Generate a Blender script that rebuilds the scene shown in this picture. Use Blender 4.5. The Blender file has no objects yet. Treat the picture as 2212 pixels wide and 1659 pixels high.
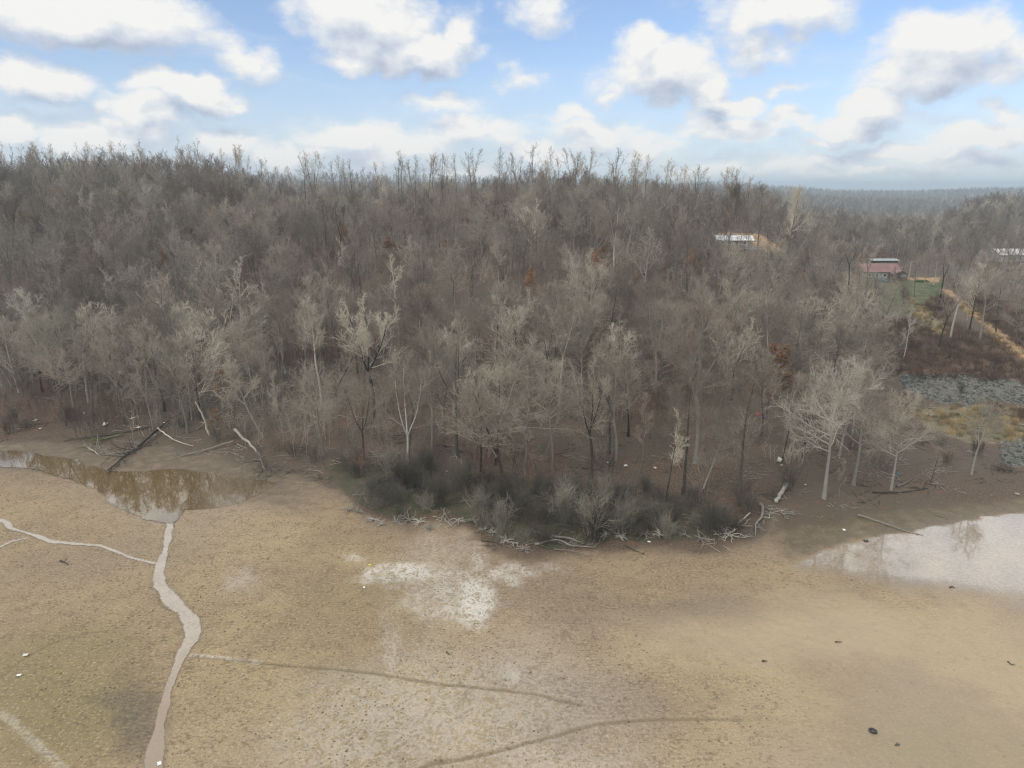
import bpy, math, random, time
import numpy as np
T0 = time.time()
R = math.radians
sc = bpy.context.scene
col = sc.collection

# ---------------------------------------------------------------- camera
CAM_H, PITCH, FPX = 46.0, R(15.7), 700.0
cd = bpy.data.cameras.new('camera')
cd.sensor_width = 36.0
cd.lens = 36.0 * FPX / 1024.0
cd.clip_start, cd.clip_end = 1.0, 60000.0
cam = bpy.data.objects.new('camera', cd)
col.objects.link(cam)
cam.location = (0, 0, CAM_H)
cam.rotation_euler = (R(90) - PITCH, 0, 0)
sc.camera = cam
K = 1024.0 / 2212.0
CP, SP = math.cos(PITCH), math.sin(PITCH)

def ray(X, Y):
    u = (np.asarray(X, float) * K - 512) / FPX
    v = (384 - np.asarray(Y, float) * K) / FPX
    return u, CP + SP * v, -SP + CP * v
def flat(X, Y, z=0.0):
    dx, dy, dz = ray(X, Y)
    t = (z - CAM_H) / dz
    return dx * t, dy * t
def proj(x, y, z):
    dz = np.asarray(z) - CAM_H
    dep = y * CP - dz * SP
    up = y * SP + dz * CP
    return (x / dep * FPX + 512) / K, (384 - up / dep * FPX) / K
def azel(X, Y):
    dx, dy, dz = ray(X, Y)
    return float(np.arctan2(dx, dy)), float(np.arctan2(dz, np.hypot(dx, dy)))

# ---------------------------------------------------------------- view and light
vs = sc.view_settings
vs.view_transform = 'Standard'; vs.look = 'None'; vs.exposure = 0.03; vs.gamma = 1.0
sc.cycles.max_bounces = 5
sc.cycles.diffuse_bounces = 2
sc.cycles.glossy_bounces = 3
sc.cycles.transparent_max_bounces = 10
sc.cycles.volume_bounces = 0
sc.cycles.use_denoising = True; sc.cycles.denoising_prefilter = 'NONE'
sc.cycles.use_adaptive_sampling = False
sc.cycles.pixel_filter_type = 'BLACKMAN_HARRIS'; sc.cycles.filter_width = 1.25
SUN_EL, SUN_AZ = R(38), R(-128)      # azimuth from +Y towards +X: behind the camera, to the left
sd = bpy.data.lights.new('sun', 'SUN')
sd.energy = 1.5; sd.angle = R(12); sd.color = (1.0, 0.93, 0.83)
sun = bpy.data.objects.new('sun', sd); col.objects.link(sun)
sun.rotation_euler = (R(90) - SUN_EL, 0, -SUN_AZ + math.pi)

# node helper
class NT:
    def __init__(s, tree): s.t = tree; s.n = tree.nodes; s.l = tree.links
    def put(s, sock, v):
        if v is None: return
        if isinstance(v, bpy.types.NodeSocket): s.l.new(v, sock)
        elif isinstance(v, (tuple, list)) and sock.type == 'RGBA' and len(v) == 3: sock.default_value = (*v, 1)
        else: sock.default_value = v
    def math(s, op, a, b=None, c=None, clamp=False):
        n = s.n.new('ShaderNodeMath'); n.operation = op; n.use_clamp = clamp
        s.put(n.inputs[0], a); s.put(n.inputs[1], b); s.put(n.inputs[2], c)
        return n.outputs[0]
    def vec(s, op, a, b=None, c=None):
        n = s.n.new('ShaderNodeVectorMath'); n.operation = op
        s.put(n.inputs[0], a); s.put(n.inputs[1], b)
        if c is not None: s.put(n.inputs[2], c)
        return n.outputs['Value'] if op in ('LENGTH', 'DOT_PRODUCT', 'DISTANCE') else n.outputs[0]
    def ss(s, x, a, b, lo=0.0, hi=1.0):
        n = s.n.new('ShaderNodeMapRange'); n.interpolation_type = 'SMOOTHSTEP'
        s.put(n.inputs[0], x); s.put(n.inputs[1], a); s.put(n.inputs[2], b); s.put(n.inputs[3], lo); s.put(n.inputs[4], hi)
        return n.outputs[0]
    def noise(s, vec, scale, detail=4, rough=0.5, dist=0.0):
        n = s.n.new('ShaderNodeTexNoise'); s.put(n.inputs['Vector'], vec)
        n.inputs['Scale'].default_value = scale; n.inputs['Detail'].default_value = detail
        n.inputs['Roughness'].default_value = rough; n.inputs['Distortion'].default_value = dist
        return n.outputs[0]
    def voro(s, vec, scale, feature='F1'):
        n = s.n.new('ShaderNodeTexVoronoi'); n.feature = feature; s.put(n.inputs['Vector'], vec)
        n.inputs['Scale'].default_value = scale
        return n
    def mix(s, f, a, b):
        n = s.n.new('ShaderNodeMix'); n.data_type = 'RGBA'; n.clamp_factor = True
        s.put(n.inputs[0], f); s.put(n.inputs[6], a); s.put(n.inputs[7], b)
        return n.outputs[2]
    def ramp(s, f, stops, interp='LINEAR'):
        n = s.n.new('ShaderNodeValToRGB'); s.put(n.inputs[0], f); e = n.color_ramp; e.interpolation = interp
        while len(e.elements) < len(stops): e.elements.new(0.5)
        for el, (p, c) in zip(e.elements, stops): el.position = p; el.color = (*c, 1)
        return n.outputs[0]
    def attr(s, name):
        n = s.n.new('ShaderNodeAttribute'); n.attribute_name = name
        return n
    def sep(s, v):
        n = s.n.new('ShaderNodeSeparateXYZ'); s.put(n.inputs[0], v); return n.outputs
    def comb(s, x, y, z):
        n = s.n.new('ShaderNodeCombineXYZ'); s.put(n.inputs[0], x); s.put(n.inputs[1], y); s.put(n.inputs[2], z); return n.outputs[0]

# ---------------------------------------------------------------- sky with broken cumulus
world = bpy.data.worlds.new('World'); sc.world = world; world.use_nodes = True
w = NT(world.node_tree); w.n.clear()
# cumulus: centre, half width, half height (in photograph measure, turned into azimuth and elevation), weight
CL = [(170, 35, 300, 62, 1.25), (70, 178, 130, 46, 1.1), (30, 290, 60, 34, .9), (140, 318, 60, 16, .9),
      (400, 198, 125, 34, 1.15), (455, 215, 95, 28, 1.0), (520, 108, 75, 36, .55), (580, 140, 40, 30, .4),
      (800, 40, 165, 85, 1.2), (910, 110, 150, 52, 1.3), (760, 125, 90, 28, .9), (1000, 60, 40, 60, .6),
      (1385, 105, 60, 50, 1.1), (1440, 165, 150, 72, 1.1), (1330, 190, 80, 55, .8), (1545, 195, 50, 52, 1.1), (1560, 228, 85, 34, 1.1),
      (1570, 288, 150, 36, .95), (1690, 30, 150, 60, .85), (1640, 95, 120, 40, .6),
      (2060, 95, 135, 70, 1.2), (2020, 150, 170, 55, .95), (2150, 60, 60, 45, .9),
      (1870, 230, 85, 42, 1.1), (1830, 265, 100, 30, 1.0), (1780, 305, 70, 20, .7),
      (320, 255, 110, 44, .72), (240, 300, 160, 40, .7), (490, 300, 100, 38, .85), (620, 330, 120, 30, .7),
      (760, 290, 140, 40, .8), (850, 320, 150, 30, .85), (950, 230, 120, 34, .6), (1030, 290, 170, 44, .8), (1180, 330, 160, 30, .8),
      (1290, 290, 120, 50, .75), (1400, 320, 120, 34, .7), (1760, 350, 200, 26, .7), (1950, 330, 130, 24, .8), (2130, 290, 130, 42, .85), (2100, 355, 150, 22, .7),
      (1010, 380, 200, 26, .6), (1500, 370, 240, 22, .65),
      (1180, 20, 90, 34, .5), (1240, 250, 90, 26, .6), (1130, 170, 70, 26, .45), (1960, 345, 50, 14, .8), (2060, 330, 60, 14, .8), (1870, 375, 120, 12, .7), (2180, 230, 60, 30, .7), (1720, 180, 80, 20, .5), (1700, 255, 70, 26, .55), (220, 250, 60, 20, .5)]
grp = bpy.data.node_groups.new('cloud_field', 'ShaderNodeTree')
grp.interface.new_socket('Vector', in_out='INPUT', socket_type='NodeSocketVector')
grp.interface.new_socket('Density', in_out='OUTPUT', socket_type='NodeSocketFloat')
g = NT(grp); gi = g.n.new('NodeGroupInput'); go = g.n.new('NodeGroupOutput')
warp = g.vec('SCALE', g.vec('SUBTRACT', g.n.new('ShaderNodeTexNoise').outputs[1], (0.5, 0.5, 0.5)), None)
wn = [n for n in g.n if n.type == 'TEX_NOISE'][0]
wn.inputs['Scale'].default_value = 15; wn.inputs['Detail'].default_value = 6
g.l.new(gi.outputs[0], wn.inputs['Vector'])
[n for n in g.n if n.type == 'VECT_MATH' and n.operation == 'SCALE'][0].inputs['Scale'].default_value = 0.075
pw = g.vec('ADD', gi.outputs[0], warp)
pw = g.vec('MULTIPLY', pw, (1, 1, 0))
best = None
for X, Y, hx, hy, wgt in CL:
    a0, e0 = azel(X, Y)
    sx = 1.0 / (hx * K / FPX * CP); sy = 1.0 / (hy * K / FPX)
    q = g.vec('LENGTH', g.vec('MULTIPLY_ADD', pw, (sx, sy, 0), (-a0 * sx, -e0 * sy, 0)))
    m = g.math('MULTIPLY_ADD', q, -wgt, wgt)
    best = m if best is None else g.math('SMOOTH_MAX', best, m, 0.12)
# elsewhere in the sky: plain broken cloud
xyz = g.sep(gi.outputs[0])
outside = g.math('MAXIMUM', g.ss(g.math('ABSOLUTE', xyz[0]), 0.66, 0.8), g.ss(xyz[1], 0.235, 0.33))
gen = g.math('MULTIPLY_ADD', g.noise(gi.outputs[0], 3.2, 3, .5), 3.0, -0.55)
best = g.mix(outside, best, gen)
fn = g.noise(g.vec('MULTIPLY', gi.outputs[0], (1, 1.6, 0)), 19, 8, .6)
fn2 = g.noise(g.vec('MULTIPLY', gi.outputs[0], (1, 2.0, 0)), 7, 4, .5)
dens = g.math('ADD', best, g.math('ADD', g.math('MULTIPLY_ADD', fn, 1.1, -0.56), g.math('MULTIPLY_ADD', fn2, 0.9, -0.48)))
g.l.new(dens, go.inputs[0])

tc = w.n.new('ShaderNodeTexCoord')
d = w.sep(tc.outputs['Generated'])
az = w.math('ARCTAN2', d[0], d[1]); el = w.math('ARCSINE', d[2])
pv = w.comb(az, el, 0.0)
def field(v):
    n = w.n.new('ShaderNodeGroup'); n.node_tree = grp; w.put(n.inputs[0], v); return n.outputs[0]
D0 = field(pv); D1 = field(w.vec('ADD', pv, (-0.008, 0.028, 0)))
cover = w.ss(D0, -0.30, 0.48)
thick = w.ss(D0, 0.1, 1.1)
lit = w.math('MULTIPLY_ADD', w.math('SUBTRACT', D0, D1), 0.95, 0.66, clamp=True)
cloudc = w.ramp(lit, [(0.0, (0.44, 0.50, 0.62)), (0.3, (0.58, 0.64, 0.75)), (0.6, (0.75, 0.79, 0.85)), (0.95, (0.95, 0.94, 0.92))])
sky = w.n.new('ShaderNodeTexSky'); sky.sky_type = 'NISHITA'; sky.sun_disc = False
sky.sun_elevation = SUN_EL; sky.sun_rotation = SUN_AZ; sky.altitude = 200; sky.air_density = 1.0; sky.dust_density = 0.6
bk = w.n.new('ShaderNodeBackground'); bk.inputs[1].default_value = 0.135
w.put(bk.inputs[0], w.vec('MULTIPLY', sky.outputs[0], (0.86, 0.96, 1.16)))
veil = w.ss(el, 0.0, 0.20, 0.72, 0.16)
wis = w.noise(w.vec('MULTIPLY', pv, (2.0, 9.0, 0)), 2.2, 5, .6, .6)
veil = w.math('ADD', veil, w.ss(wis, 0.5, 0.75, 0.0, 0.35), clamp=True)
cov = w.math('MAXIMUM', cover, veil)
bc = w.n.new('ShaderNodeBackground'); w.put(bc.inputs[1], w.math('MULTIPLY_ADD', w.ss(el, .26, .42), .45, .97))
base_w = w.mix(w.ss(D0, -0.5, 0.3), (0.66, 0.76, 0.91), (0.72, 0.78, 0.88))
w.put(bc.inputs[0], w.mix(cover, base_w, cloudc))
ms = w.n.new('ShaderNodeMixShader'); w.put(ms.inputs[0], cov)
w.l.new(bk.outputs[0], ms.inputs[1]); w.l.new(bc.outputs[0], ms.inputs[2])
wo = w.n.new('ShaderNodeOutputWorld'); w.l.new(ms.outputs[0], wo.inputs[0])
world.cycles.sampling_method = 'MANUAL'; world.cycles.sample_map_resolution = 512

# ---------------------------------------------------------------- numpy helpers
def sstep(x, a, b):
    t = np.clip((x - a) / (b - a), 0, 1); return t * t * (3 - 2 * t)
def vnoise(x, y, seed=0):
    xi = np.floor(x).astype(np.int64); yi = np.floor(y).astype(np.int64)
    fx = x - xi; fy = y - yi
    fx = fx * fx * (3 - 2 * fx); fy = fy * fy * (3 - 2 * fy)
    def h(i, j):
        n = (i * 374761393 + j * 668265263 + seed * 974634777) & 0x7fffffff
        n = ((n ^ (n >> 13)) * 1274126177) & 0x7fffffff
        return ((n ^ (n >> 16)) & 0xffff) / 65535.0
    return (h(xi, yi) * (1 - fx) + h(xi + 1, yi) * fx) * (1 - fy) + (h(xi, yi + 1) * (1 - fx) + h(xi + 1, yi + 1) * fx) * fy
def fbm(x, y, o=4, seed=0):
    s = 0.0; a = 0.5; t = 0.0
    for k in range(o):
        s = s + a * vnoise(x * 2 ** k, y * 2 ** k, seed + k * 17); t += a; a *= 0.5
    return s / t
def inpoly(X, Y, poly):
    X = np.asarray(X, float); Y = np.asarray(Y, float)
    r = np.zeros(X.shape, bool); n = len(poly)
    for i in range(n):
        x1, y1 = poly[i]; x2, y2 = poly[(i + 1) % n]
        if y1 == y2: continue
        c = ((y1 > Y) != (y2 > Y)) & (X < (x2 - x1) * (Y - y1) / (y2 - y1) + x1)
        r ^= c
    return r
def segdist(x, y, pts, val=None):
    """distance to a polyline; with val, also the interpolated value there"""
    best = np.full(np.shape(x), 1e9); bv = np.zeros(np.shape(x)); bt = np.zeros(np.shape(x)); acc = 0.0
    for i in range(len(pts) - 1):
        ax, ay = pts[i]; bx, by = pts[i + 1]
        L2 = (bx - ax) ** 2 + (by - ay) ** 2 + 1e-12
        t = np.clip(((x - ax) * (bx - ax) + (y - ay) * (by - ay)) / L2, 0, 1)
        dd = np.hypot(x - ax - t * (bx - ax), y - ay - t * (by - ay))
        m = dd < best; best = np.where(m, dd, best)
        if val is not None: bv = np.where(m, val[i] * (1 - t) + val[i + 1] * t, bv)
    return best, bv
def polydist(x, y, poly):
    """signed distance, positive inside"""
    dd, _ = segdist(x, y, list(poly) + [poly[0]])
    return np.where(inpoly(x, y, poly), dd, -dd)
def W(pts): return [tuple(float(c) for c in flat(X, Y)) for X, Y in pts]

# ---------------------------------------------------------------- terrain heights
SHORE = [(-900, 960), (-300, 945), (0, 946), (200, 956), (330, 958), (420, 968), (520, 996), (600, 1010), (680, 1030), (740, 1060), (800, 1105), (880, 1125),
         (950, 1105), (1000, 1118), (1070, 1168), (1170, 1190), (1300, 1172), (1450, 1166), (1560, 1168), (1640, 1150),
         (1690, 1105), (1760, 1090), (1900, 1078), (2060, 1062), (2212, 1050), (2500, 1030), (3200, 1000)]
_sx, _sy = flat([p[0] for p in SHORE], [p[1] for p in SHORE])
SH_A = _sx / _sy; SH_Y = _sy
PM = np.array([(-1e4, 0), (-3, 0), (0, .15), (4, .8), (12, 1.6), (28, 3.0), (50, 5.5), (75, 9.5), (100, 14.5), (130, 21), (160, 28), (195, 35), (230, 40), (262, 42), (290, 41), (340, 33), (420, 20), (600, 5), (850, -6), (1e5, -6)], float)
PR = np.array([(-1e4, 0), (-3, 0), (0, .1), (10, .5), (40, .8), (47, 1.4), (62, 3.3), (80, 4.6), (100, 5.8), (150, 8.2), (200, 10.5), (225, 11), (290, 12.5), (350, 11), (450, 4), (560, -5), (700, -11), (900, -12), (1e5, -8)], float)
def gx(l, c, s): return np.exp(-((l - c) / s) ** 2)
def H(x, y):
    x = np.asarray(x, float); y = np.maximum(np.asarray(y, float), 1.0)
    a = x / y
    s = y - np.interp(a, SH_A, SH_Y)
    k = np.interp(a, [-2, -.8, -.4, -.33, .12, .22, .34, .45, .6], [1.05, 1.03, 1.0, .9, .92, .86, .74, .62, .6])
    zm = 0
    for o in (-6, -3, 0, 3, 6):
        zm = zm + np.interp(s + o * sstep(s, 4, 60), PM[:, 0], PM[:, 1]) / 5
    zm = np.where(s > 30, zm * (1 + (k - 1) * sstep(s, 30, 220)), zm)
    zr = np.interp(s, PR[:, 0], PR[:, 1])
    t = sstep(a, .26, .56)
    z = zm * (1 - t) + zr * t
    # shallow gullies and rises on the hillside
    g1 = fbm(x / 60, y / 75, 3, 5) - .5
    z = z + g1 * 9 * sstep(s, 35, 120) * (1 - sstep(s, 330, 500)) * (1 - .75 * t)
    z = z + (fbm(x / 7, y / 7, 3, 9) - .5) * .9 * sstep(s, 2, 25)
    # spur beyond the lawn on the right
    z = z + 25 * sstep(a, .575, .655) * gx(y, 660, 120)
    # far ridges
    L = np.log(np.maximum(y, 10))
    r0 = np.interp(a, [-2, -.5, -.1, .15, .28, .37, .41, .47, .535, .6, 2], [44, 44, 40, 36, 34, 31, 17, 9, 3, 0, 0]) * gx(L, math.log(930), .13)
    r1 = np.interp(a, [-2, -.3, .15, .3, .45, .6, .75, 2], [62, 58, 46, 30, 8, 2, 2, 5]) * gx(L, math.log(1650), .14)
    r2 = np.interp(a, [-2, 0, .3, .45, .55, .65, .75, 2], [76, 72, 40, 12, 12, 24, 29, 30]) * gx(L, math.log(3100), .16)
    r3 = 30 * gx(L, math.log(6800), .22)
    far = sstep(y, 480, 900)
    rr = np.maximum(np.maximum(r0, r1), np.maximum(r2, r3))
    rr = rr * (1 + .35 * (fbm(x / 420, L * 9, 4, 31) - .5))
    return z + far * rr
def ground(X, Y, far=4000):
    """first point of the terrain along the view direction of a photograph position"""
    dx, dy, dz = ray(X, Y)
    t = np.concatenate([np.arange(30, 500, .5), np.geomspace(500, far, 1500)])
    x, y, z = dx * t, dy * t, CAM_H + dz * t
    below = z < H(x, y)
    i = int(np.argmax(below)) if below.any() else len(t) - 1
    return float(x[i]), float(y[i]), float(H(x[i], y[i]))

# ---------------------------------------------------------------- mesh helpers
def mesh_from(name, V, F, mats=(), smooth=False, fm=None):
    V = np.asarray(V, np.float32).reshape(-1, 3)
    me = bpy.data.meshes.new(name)
    if isinstance(F, np.ndarray): Fs = [F]
    else: Fs = [np.asarray(f) for f in F if len(f)]
    nl = sum(f.size for f in Fs); nf = sum(len(f) for f in Fs)
    me.vertices.add(len(V)); me.vertices.foreach_set('co', V.ravel())
    me.loops.add(nl); me.polygons.add(nf)
    me.loops.foreach_set('vertex_index', np.concatenate([f.ravel() for f in Fs]).astype(np.int32))
    tot = np.concatenate([np.full(len(f), f.shape[1]) for f in Fs])
    st = np.concatenate([[0], np.cumsum(tot)[:-1]])
    me.polygons.foreach_set('loop_start', st.astype(np.int32))
    for m in mats: me.materials.append(m)
    if fm is not None: me.polygons.foreach_set('material_index', np.asarray(fm, np.int32))
    me.polygons.foreach_set('use_smooth', np.full(nf, smooth))
    me.update(calc_edges=True)
    return me
def add_obj(name, me, parent=None, loc=None, rz=None):
    o = bpy.data.objects.new(name, me); col.objects.link(o)
    if parent is not None: o.parent = parent
    if loc is not None: o.location = loc
    if rz is not None: o.rotation_euler = (0, 0, rz)
    return o
def tag(o, label=None, cat=None, group=None, kind=None):
    if label: o['label'] = label
    if cat: o['category'] = cat
    if group: o['group'] = group
    if kind: o['kind'] = kind
    return o
def thing(name, label, cat, loc=(0, 0, 0), rz=0.0, group=None):
    return tag(add_obj(name, None, None, loc, rz), label, cat, group)
class MB:
    """collects boxes, tubes, quads"""
    def __init__(s): s.V = []; s.F3 = []; s.F4 = []; s.n = 0
    def add(s, V, F):
        V = np.asarray(V, float)
        for f in F: (s.F3 if len(f) == 3 else s.F4).append([i + s.n for i in f])
        s.V.append(V); s.n += len(V); return s
    def box(s, c, size, rz=0.0, ry=0.0):
        h = np.array(size) / 2
        v = np.array([[i, j, k] for i in (-1, 1) for j in (-1, 1) for k in (-1, 1)]) * h
        if ry: v = v @ np.array([[math.cos(ry), 0, -math.sin(ry)], [0, 1, 0], [math.sin(ry), 0, math.cos(ry)]])
        cz, sz = math.cos(rz), math.sin(rz)
        v = np.stack([v[:, 0] * cz - v[:, 1] * sz, v[:, 0] * sz + v[:, 1] * cz, v[:, 2]], 1) + np.array(c)
        return s.add(v, [(0, 1, 3, 2), (4, 6, 7, 5), (0, 4, 5, 1), (2, 3, 7, 6), (0, 2, 6, 4), (1, 5, 7, 3)])
    def tube(s, P, rad, k=6, cap=True):
        P = np.asarray(P, float)[None]; rad = np.asarray(rad, float)[None] * np.ones(P.shape[:2])
        V, F = tubes(P, rad, k)
        b = s.n; s.add(V, F.tolist())
        if cap and k == 4: s.F4 += [[b + i for i in (3, 2, 1, 0)], [b + len(V) - 4 + i for i in range(4)]]
        elif cap:
            for base, rev in ((b, True), (b + len(V) - k, False)):
                for i in range(1, k - 1): s.F3.append([base, base + i + 1, base + i] if rev else [base, base + i, base + i + 1])
        return s
    def lathe(s, c, prof, k=16, tilt=None):
        a = np.arange(k) * 2 * math.pi / k
        V = np.concatenate([np.stack([r * np.cos(a), r * np.sin(a), np.full(k, z)], 1) for r, z in prof])
        if tilt is not None:
            ty, tz = tilt; cy, sy = math.cos(ty), math.sin(ty)
            V = np.stack([V[:, 0] * cy + V[:, 2] * sy, V[:, 1], -V[:, 0] * sy + V[:, 2] * cy], 1)
            cz, sz = math.cos(tz), math.sin(tz)
            V = np.stack([V[:, 0] * cz - V[:, 1] * sz, V[:, 0] * sz + V[:, 1] * cz, V[:, 2]], 1)
        F = [(j * k + i, j * k + (i + 1) % k, (j + 1) * k + (i + 1) % k, (j + 1) * k + i) for j in range(len(prof) - 1) for i in range(k)]
        return s.add(V + np.array(c), F)
    def build(s, name, mat, parent=None, loc=None, rz=None, smooth=False):
        me = mesh_from(name, np.concatenate(s.V), [np.array(s.F3, int).reshape(-1, 3), np.array(s.F4, int).reshape(-1, 4)], [mat], smooth)
        return add_obj(name, me, parent, loc, rz)
def tubes(P, rad, k):
    """P (N,n,3), rad (N,n) -> verts, quads"""
    N, n, _ = P.shape
    T = np.empty_like(P); T[:, 1:-1] = P[:, 2:] - P[:, :-2]; T[:, 0] = P[:, 1] - P[:, 0]; T[:, -1] = P[:, -1] - P[:, -2]
    T /= np.linalg.norm(T, axis=2, keepdims=True) + 1e-9
    ref = np.where(np.abs(T[:, :1, 2:3]) > .8, np.array([1., 0, 0]), np.array([0, 0, 1.]))
    A = np.cross(T, np.broadcast_to(ref, T.shape)); A /= np.linalg.norm(A, axis=2, keepdims=True) + 1e-9
    B = np.cross(T, A)
    an = np.arange(k) * 2 * math.pi / k
    V = P[:, :, None] + rad[:, :, None, None] * (A[:, :, None] * np.cos(an)[None, None, :, None] + B[:, :, None] * np.sin(an)[None, None, :, None])
    i = (np.arange(N)[:, None, None] * n + np.arange(n - 1)[None, :, None]) * k
    j = np.arange(k)[None, None]; j2 = (j + 1) % k
    F = np.stack([i + j, i + j2, i + k + j2, i + k + j], -1).reshape(-1, 4)
    return V.reshape(-1, 3), F

# ---------------------------------------------------------------- materials
def new_mat(name):
    m = bpy.data.materials.new(name); m.use_nodes = True
    t = NT(m.node_tree); t.n.clear()
    out = t.n.new('ShaderNodeOutputMaterial')
    b = t.n.new('ShaderNodeBsdfPrincipled'); t.l.new(b.outputs[0], out.inputs[0])
    b.inputs['Roughness'].default_value = .85
    b.inputs['Specular IOR Level'].default_value = .25
    return m, t, b, out
def simple(name, c, rough=.8, spec=.3, var=.25, scale=3.0, metal=0.0):
    m, t, b, _ = new_mat(name)
    tc = t.n.new('ShaderNodeTexCoord')
    f = t.noise(tc.outputs['Object'], scale, 5, .6)
    c2 = tuple(x * (1 - var) for x in c); c3 = tuple(min(1, x * (1 + var)) for x in c)
    t.put(b.inputs['Base Color'], t.ramp(f, [(.3, c2), (.7, c3)]))
    b.inputs['Roughness'].default_value = rough; b.inputs['Specular IOR Level'].default_value = spec
    b.inputs['Metallic'].default_value = metal
    return m
def bark(name, stops, patch=0.5):
    """bark colour that differs from tree to tree, with lichen patches"""
    m, t, b, _ = new_mat(name)
    oi = t.n.new('ShaderNodeObjectInfo'); tc = t.n.new('ShaderNodeTexCoord')
    n = t.noise(tc.outputs['Object'], 1.3, 4, .6)
    geo = t.n.new('ShaderNodeNewGeometry')
    big = t.noise(oi.outputs['Location'], .022, 3, .5)
    f = t.math('ADD', t.math('MULTIPLY_ADD', oi.outputs['Random'], .62, .0), t.math('MULTIPLY_ADD', big, 1.1, -.36))
    c = t.ramp(f, stops)
    k = t.math('MULTIPLY', t.math('MULTIPLY_ADD', n, patch * 2, 1 - patch), t.math('MULTIPLY_ADD', t.math('POWER', t.math('FRACT', t.math('MULTIPLY', oi.outputs['Random'], 37.7)), 2.0), .72, .70))
    sc_ = t.vec('SCALE', c); sc_.node.inputs['Scale'].default_value = 1; t.l.new(k, sc_.node.inputs['Scale'])
    t.put(b.inputs['Base Color'], sc_)
    b.inputs['Specular IOR Level'].default_value = .1
    return m
M = {}
M['trunk'] = bark('grey_bark', [(0, (.085, .075, .06)), (.4, (.16, .145, .118)), (.75, (.25, .235, .195)), (1, (.33, .31, .26))])
M['twig'] = bark('twig_bark', [(0, (.20, .155, .125)), (.3, (.27, .225, .18)), (.5, (.31, .275, .22)), (.75, (.39, .35, .28)), (1, (.46, .42, .32))], .3)
M['twig_far'] = bark('far_twig_bark', [(0, (.17, .13, .11)), (.3, (.23, .188, .155)), (.55, (.275, .24, .195)), (.8, (.36, .325, .26)), (1, (.46, .43, .34))], .25)
M['trunk_dark'] = bark('dark_bark', [(0, (.03, .027, .023)), (1, (.075, .068, .055))])
M['twig_dark'] = bark('dark_twig_bark', [(0, (.06, .052, .043)), (1, (.13, .115, .09))], .3)
M['trunk_pale'] = bark('pale_bark', [(0, (.26, .245, .21)), (1, (.40, .375, .33))], .35)
M['twig_pale'] = bark('pale_twig_bark', [(0, (.33, .305, .25)), (1, (.45, .415, .35))], .25)
M['sky_trunk'] = bark('crest_bark', [(0, (.06, .05, .042)), (1, (.14, .115, .085))])
M['sky_twig'] = bark('crest_twig_bark', [(0, (.20, .15, .10)), (1, (.42, .33, .21))], .3)
M['willow'] = bark('willow_twig_bark', [(0, (.10, .09, .07)), (.5, (.165, .15, .12)), (1, (.27, .25, .20))], .3)
M['deadwood'] = bark('dead_wood', [(0, (.12, .105, .085)), (.5, (.24, .215, .175)), (1, (.40, .365, .30))], .5)
M['blackwood'] = bark('wet_dark_wood', [(0, (.035, .031, .026)), (1, (.085, .075, .06))], .5)
M['graywood'] = bark('grey_weathered_wood', [(0, (.22, .205, .17)), (1, (.36, .335, .285))], .4)
M['rust_leaf'] = bark('rust_leaves', [(0, (.16, .075, .04)), (.5, (.25, .125, .06)), (1, (.34, .18, .085))], .4)
M['cedar'] = bark('cedar_needles', [(0, (.02, .03, .018)), (1, (.05, .065, .035))], .4)
print('setup', round(time.time() - T0, 1))

# ---------------------------------------------------------------- the ground: masks in photograph measure of flat land
A_N, A_MAX = 1150, 1.25
ys = np.concatenate([np.geomspace(14, 42, 40, endpoint=False), np.geomspace(42, 135, 470, endpoint=False),
                     np.geomspace(135, 460, 190, endpoint=False), np.geomspace(460, 8800, 190)])
aa = np.linspace(-A_MAX, A_MAX, A_N)
AA, YY = np.meshgrid(aa, ys)
XX = AA * YY
ZZ = H(XX, YY)
SS = YY - np.interp(AA, SH_A, SH_Y)
PX, PY = proj(XX, YY, np.zeros_like(YY))       # position of each spot of the flat shore in photograph measure
PXG, PYG = proj(XX, YY, ZZ)
near = YY < 150
nz = fbm(XX / 2.2, YY / 2.2, 4, 3); nzb = fbm(XX / 9, YY / 9, 4, 4); nzc = fbm(XX / 25, YY / 25, 3, 8)
# streams
STREAM = [(366, 1120, 14), (367, 1135, 9), (362, 1159, 7), (358, 1185, 8), (349, 1212, 12), (343, 1239, 13), (345, 1265, 14), (367, 1292, 16), (393, 1319, 17),
          (415, 1345, 17), (416, 1366, 17), (402, 1401, 15), (380, 1446, 12), (361, 1496, 11), (348, 1556, 14), (338, 1606, 19), (332, 1659, 21), (326, 1740, 26), (320, 1900, 34)]
BRANCH = [(-120, 1110, 7), (0, 1124, 7), (14, 1128, 6), (22, 1141, 5), (50, 1149, 4), (83, 1159, 5), (110, 1170, 6), (160, 1175, 5.5), (217, 1179, 5), (247, 1190, 5), (283, 1205, 4.5), (333, 1217, 4.5), (350, 1220, 3)]
TRICKLE = [(-60, 1200, 6), (0, 1182, 5), (25, 1170, 4), (60, 1162, 2.5)]
def ribbon(pts):
    wp = W([(p[0], p[1]) for p in pts])
    hw = [abs(flat(p[0] + p[2], p[1])[0] - flat(p[0], p[1])[0]) for p in pts]
    return segdist(XX[near], YY[near], wp, hw)
stream = np.zeros_like(YY); ringm = np.zeros_like(YY)
gx = lambda l, c, s_: np.exp(-((l - c) / s_) ** 2)
for pts, hard in ((STREAM, .35), (BRANCH, .3), (TRICKLE, .5)):
    dd, hw = ribbon(pts)
    e = dd / np.maximum(hw * .86 * (1 + 1.3 * (nz[near] - .5)), .05)
    ringm[near] = np.maximum(ringm[near], gx(e * (1 + .25 * (nzb[near] - .5)), 1.22, .22) * (.35 + .9 * nz[near]))
    stream[near] = np.maximum(stream[near], 1 - sstep(e, 1 - hard * .5, 1 + hard * .6))
stream = np.where(near, stream, 0)
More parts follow.
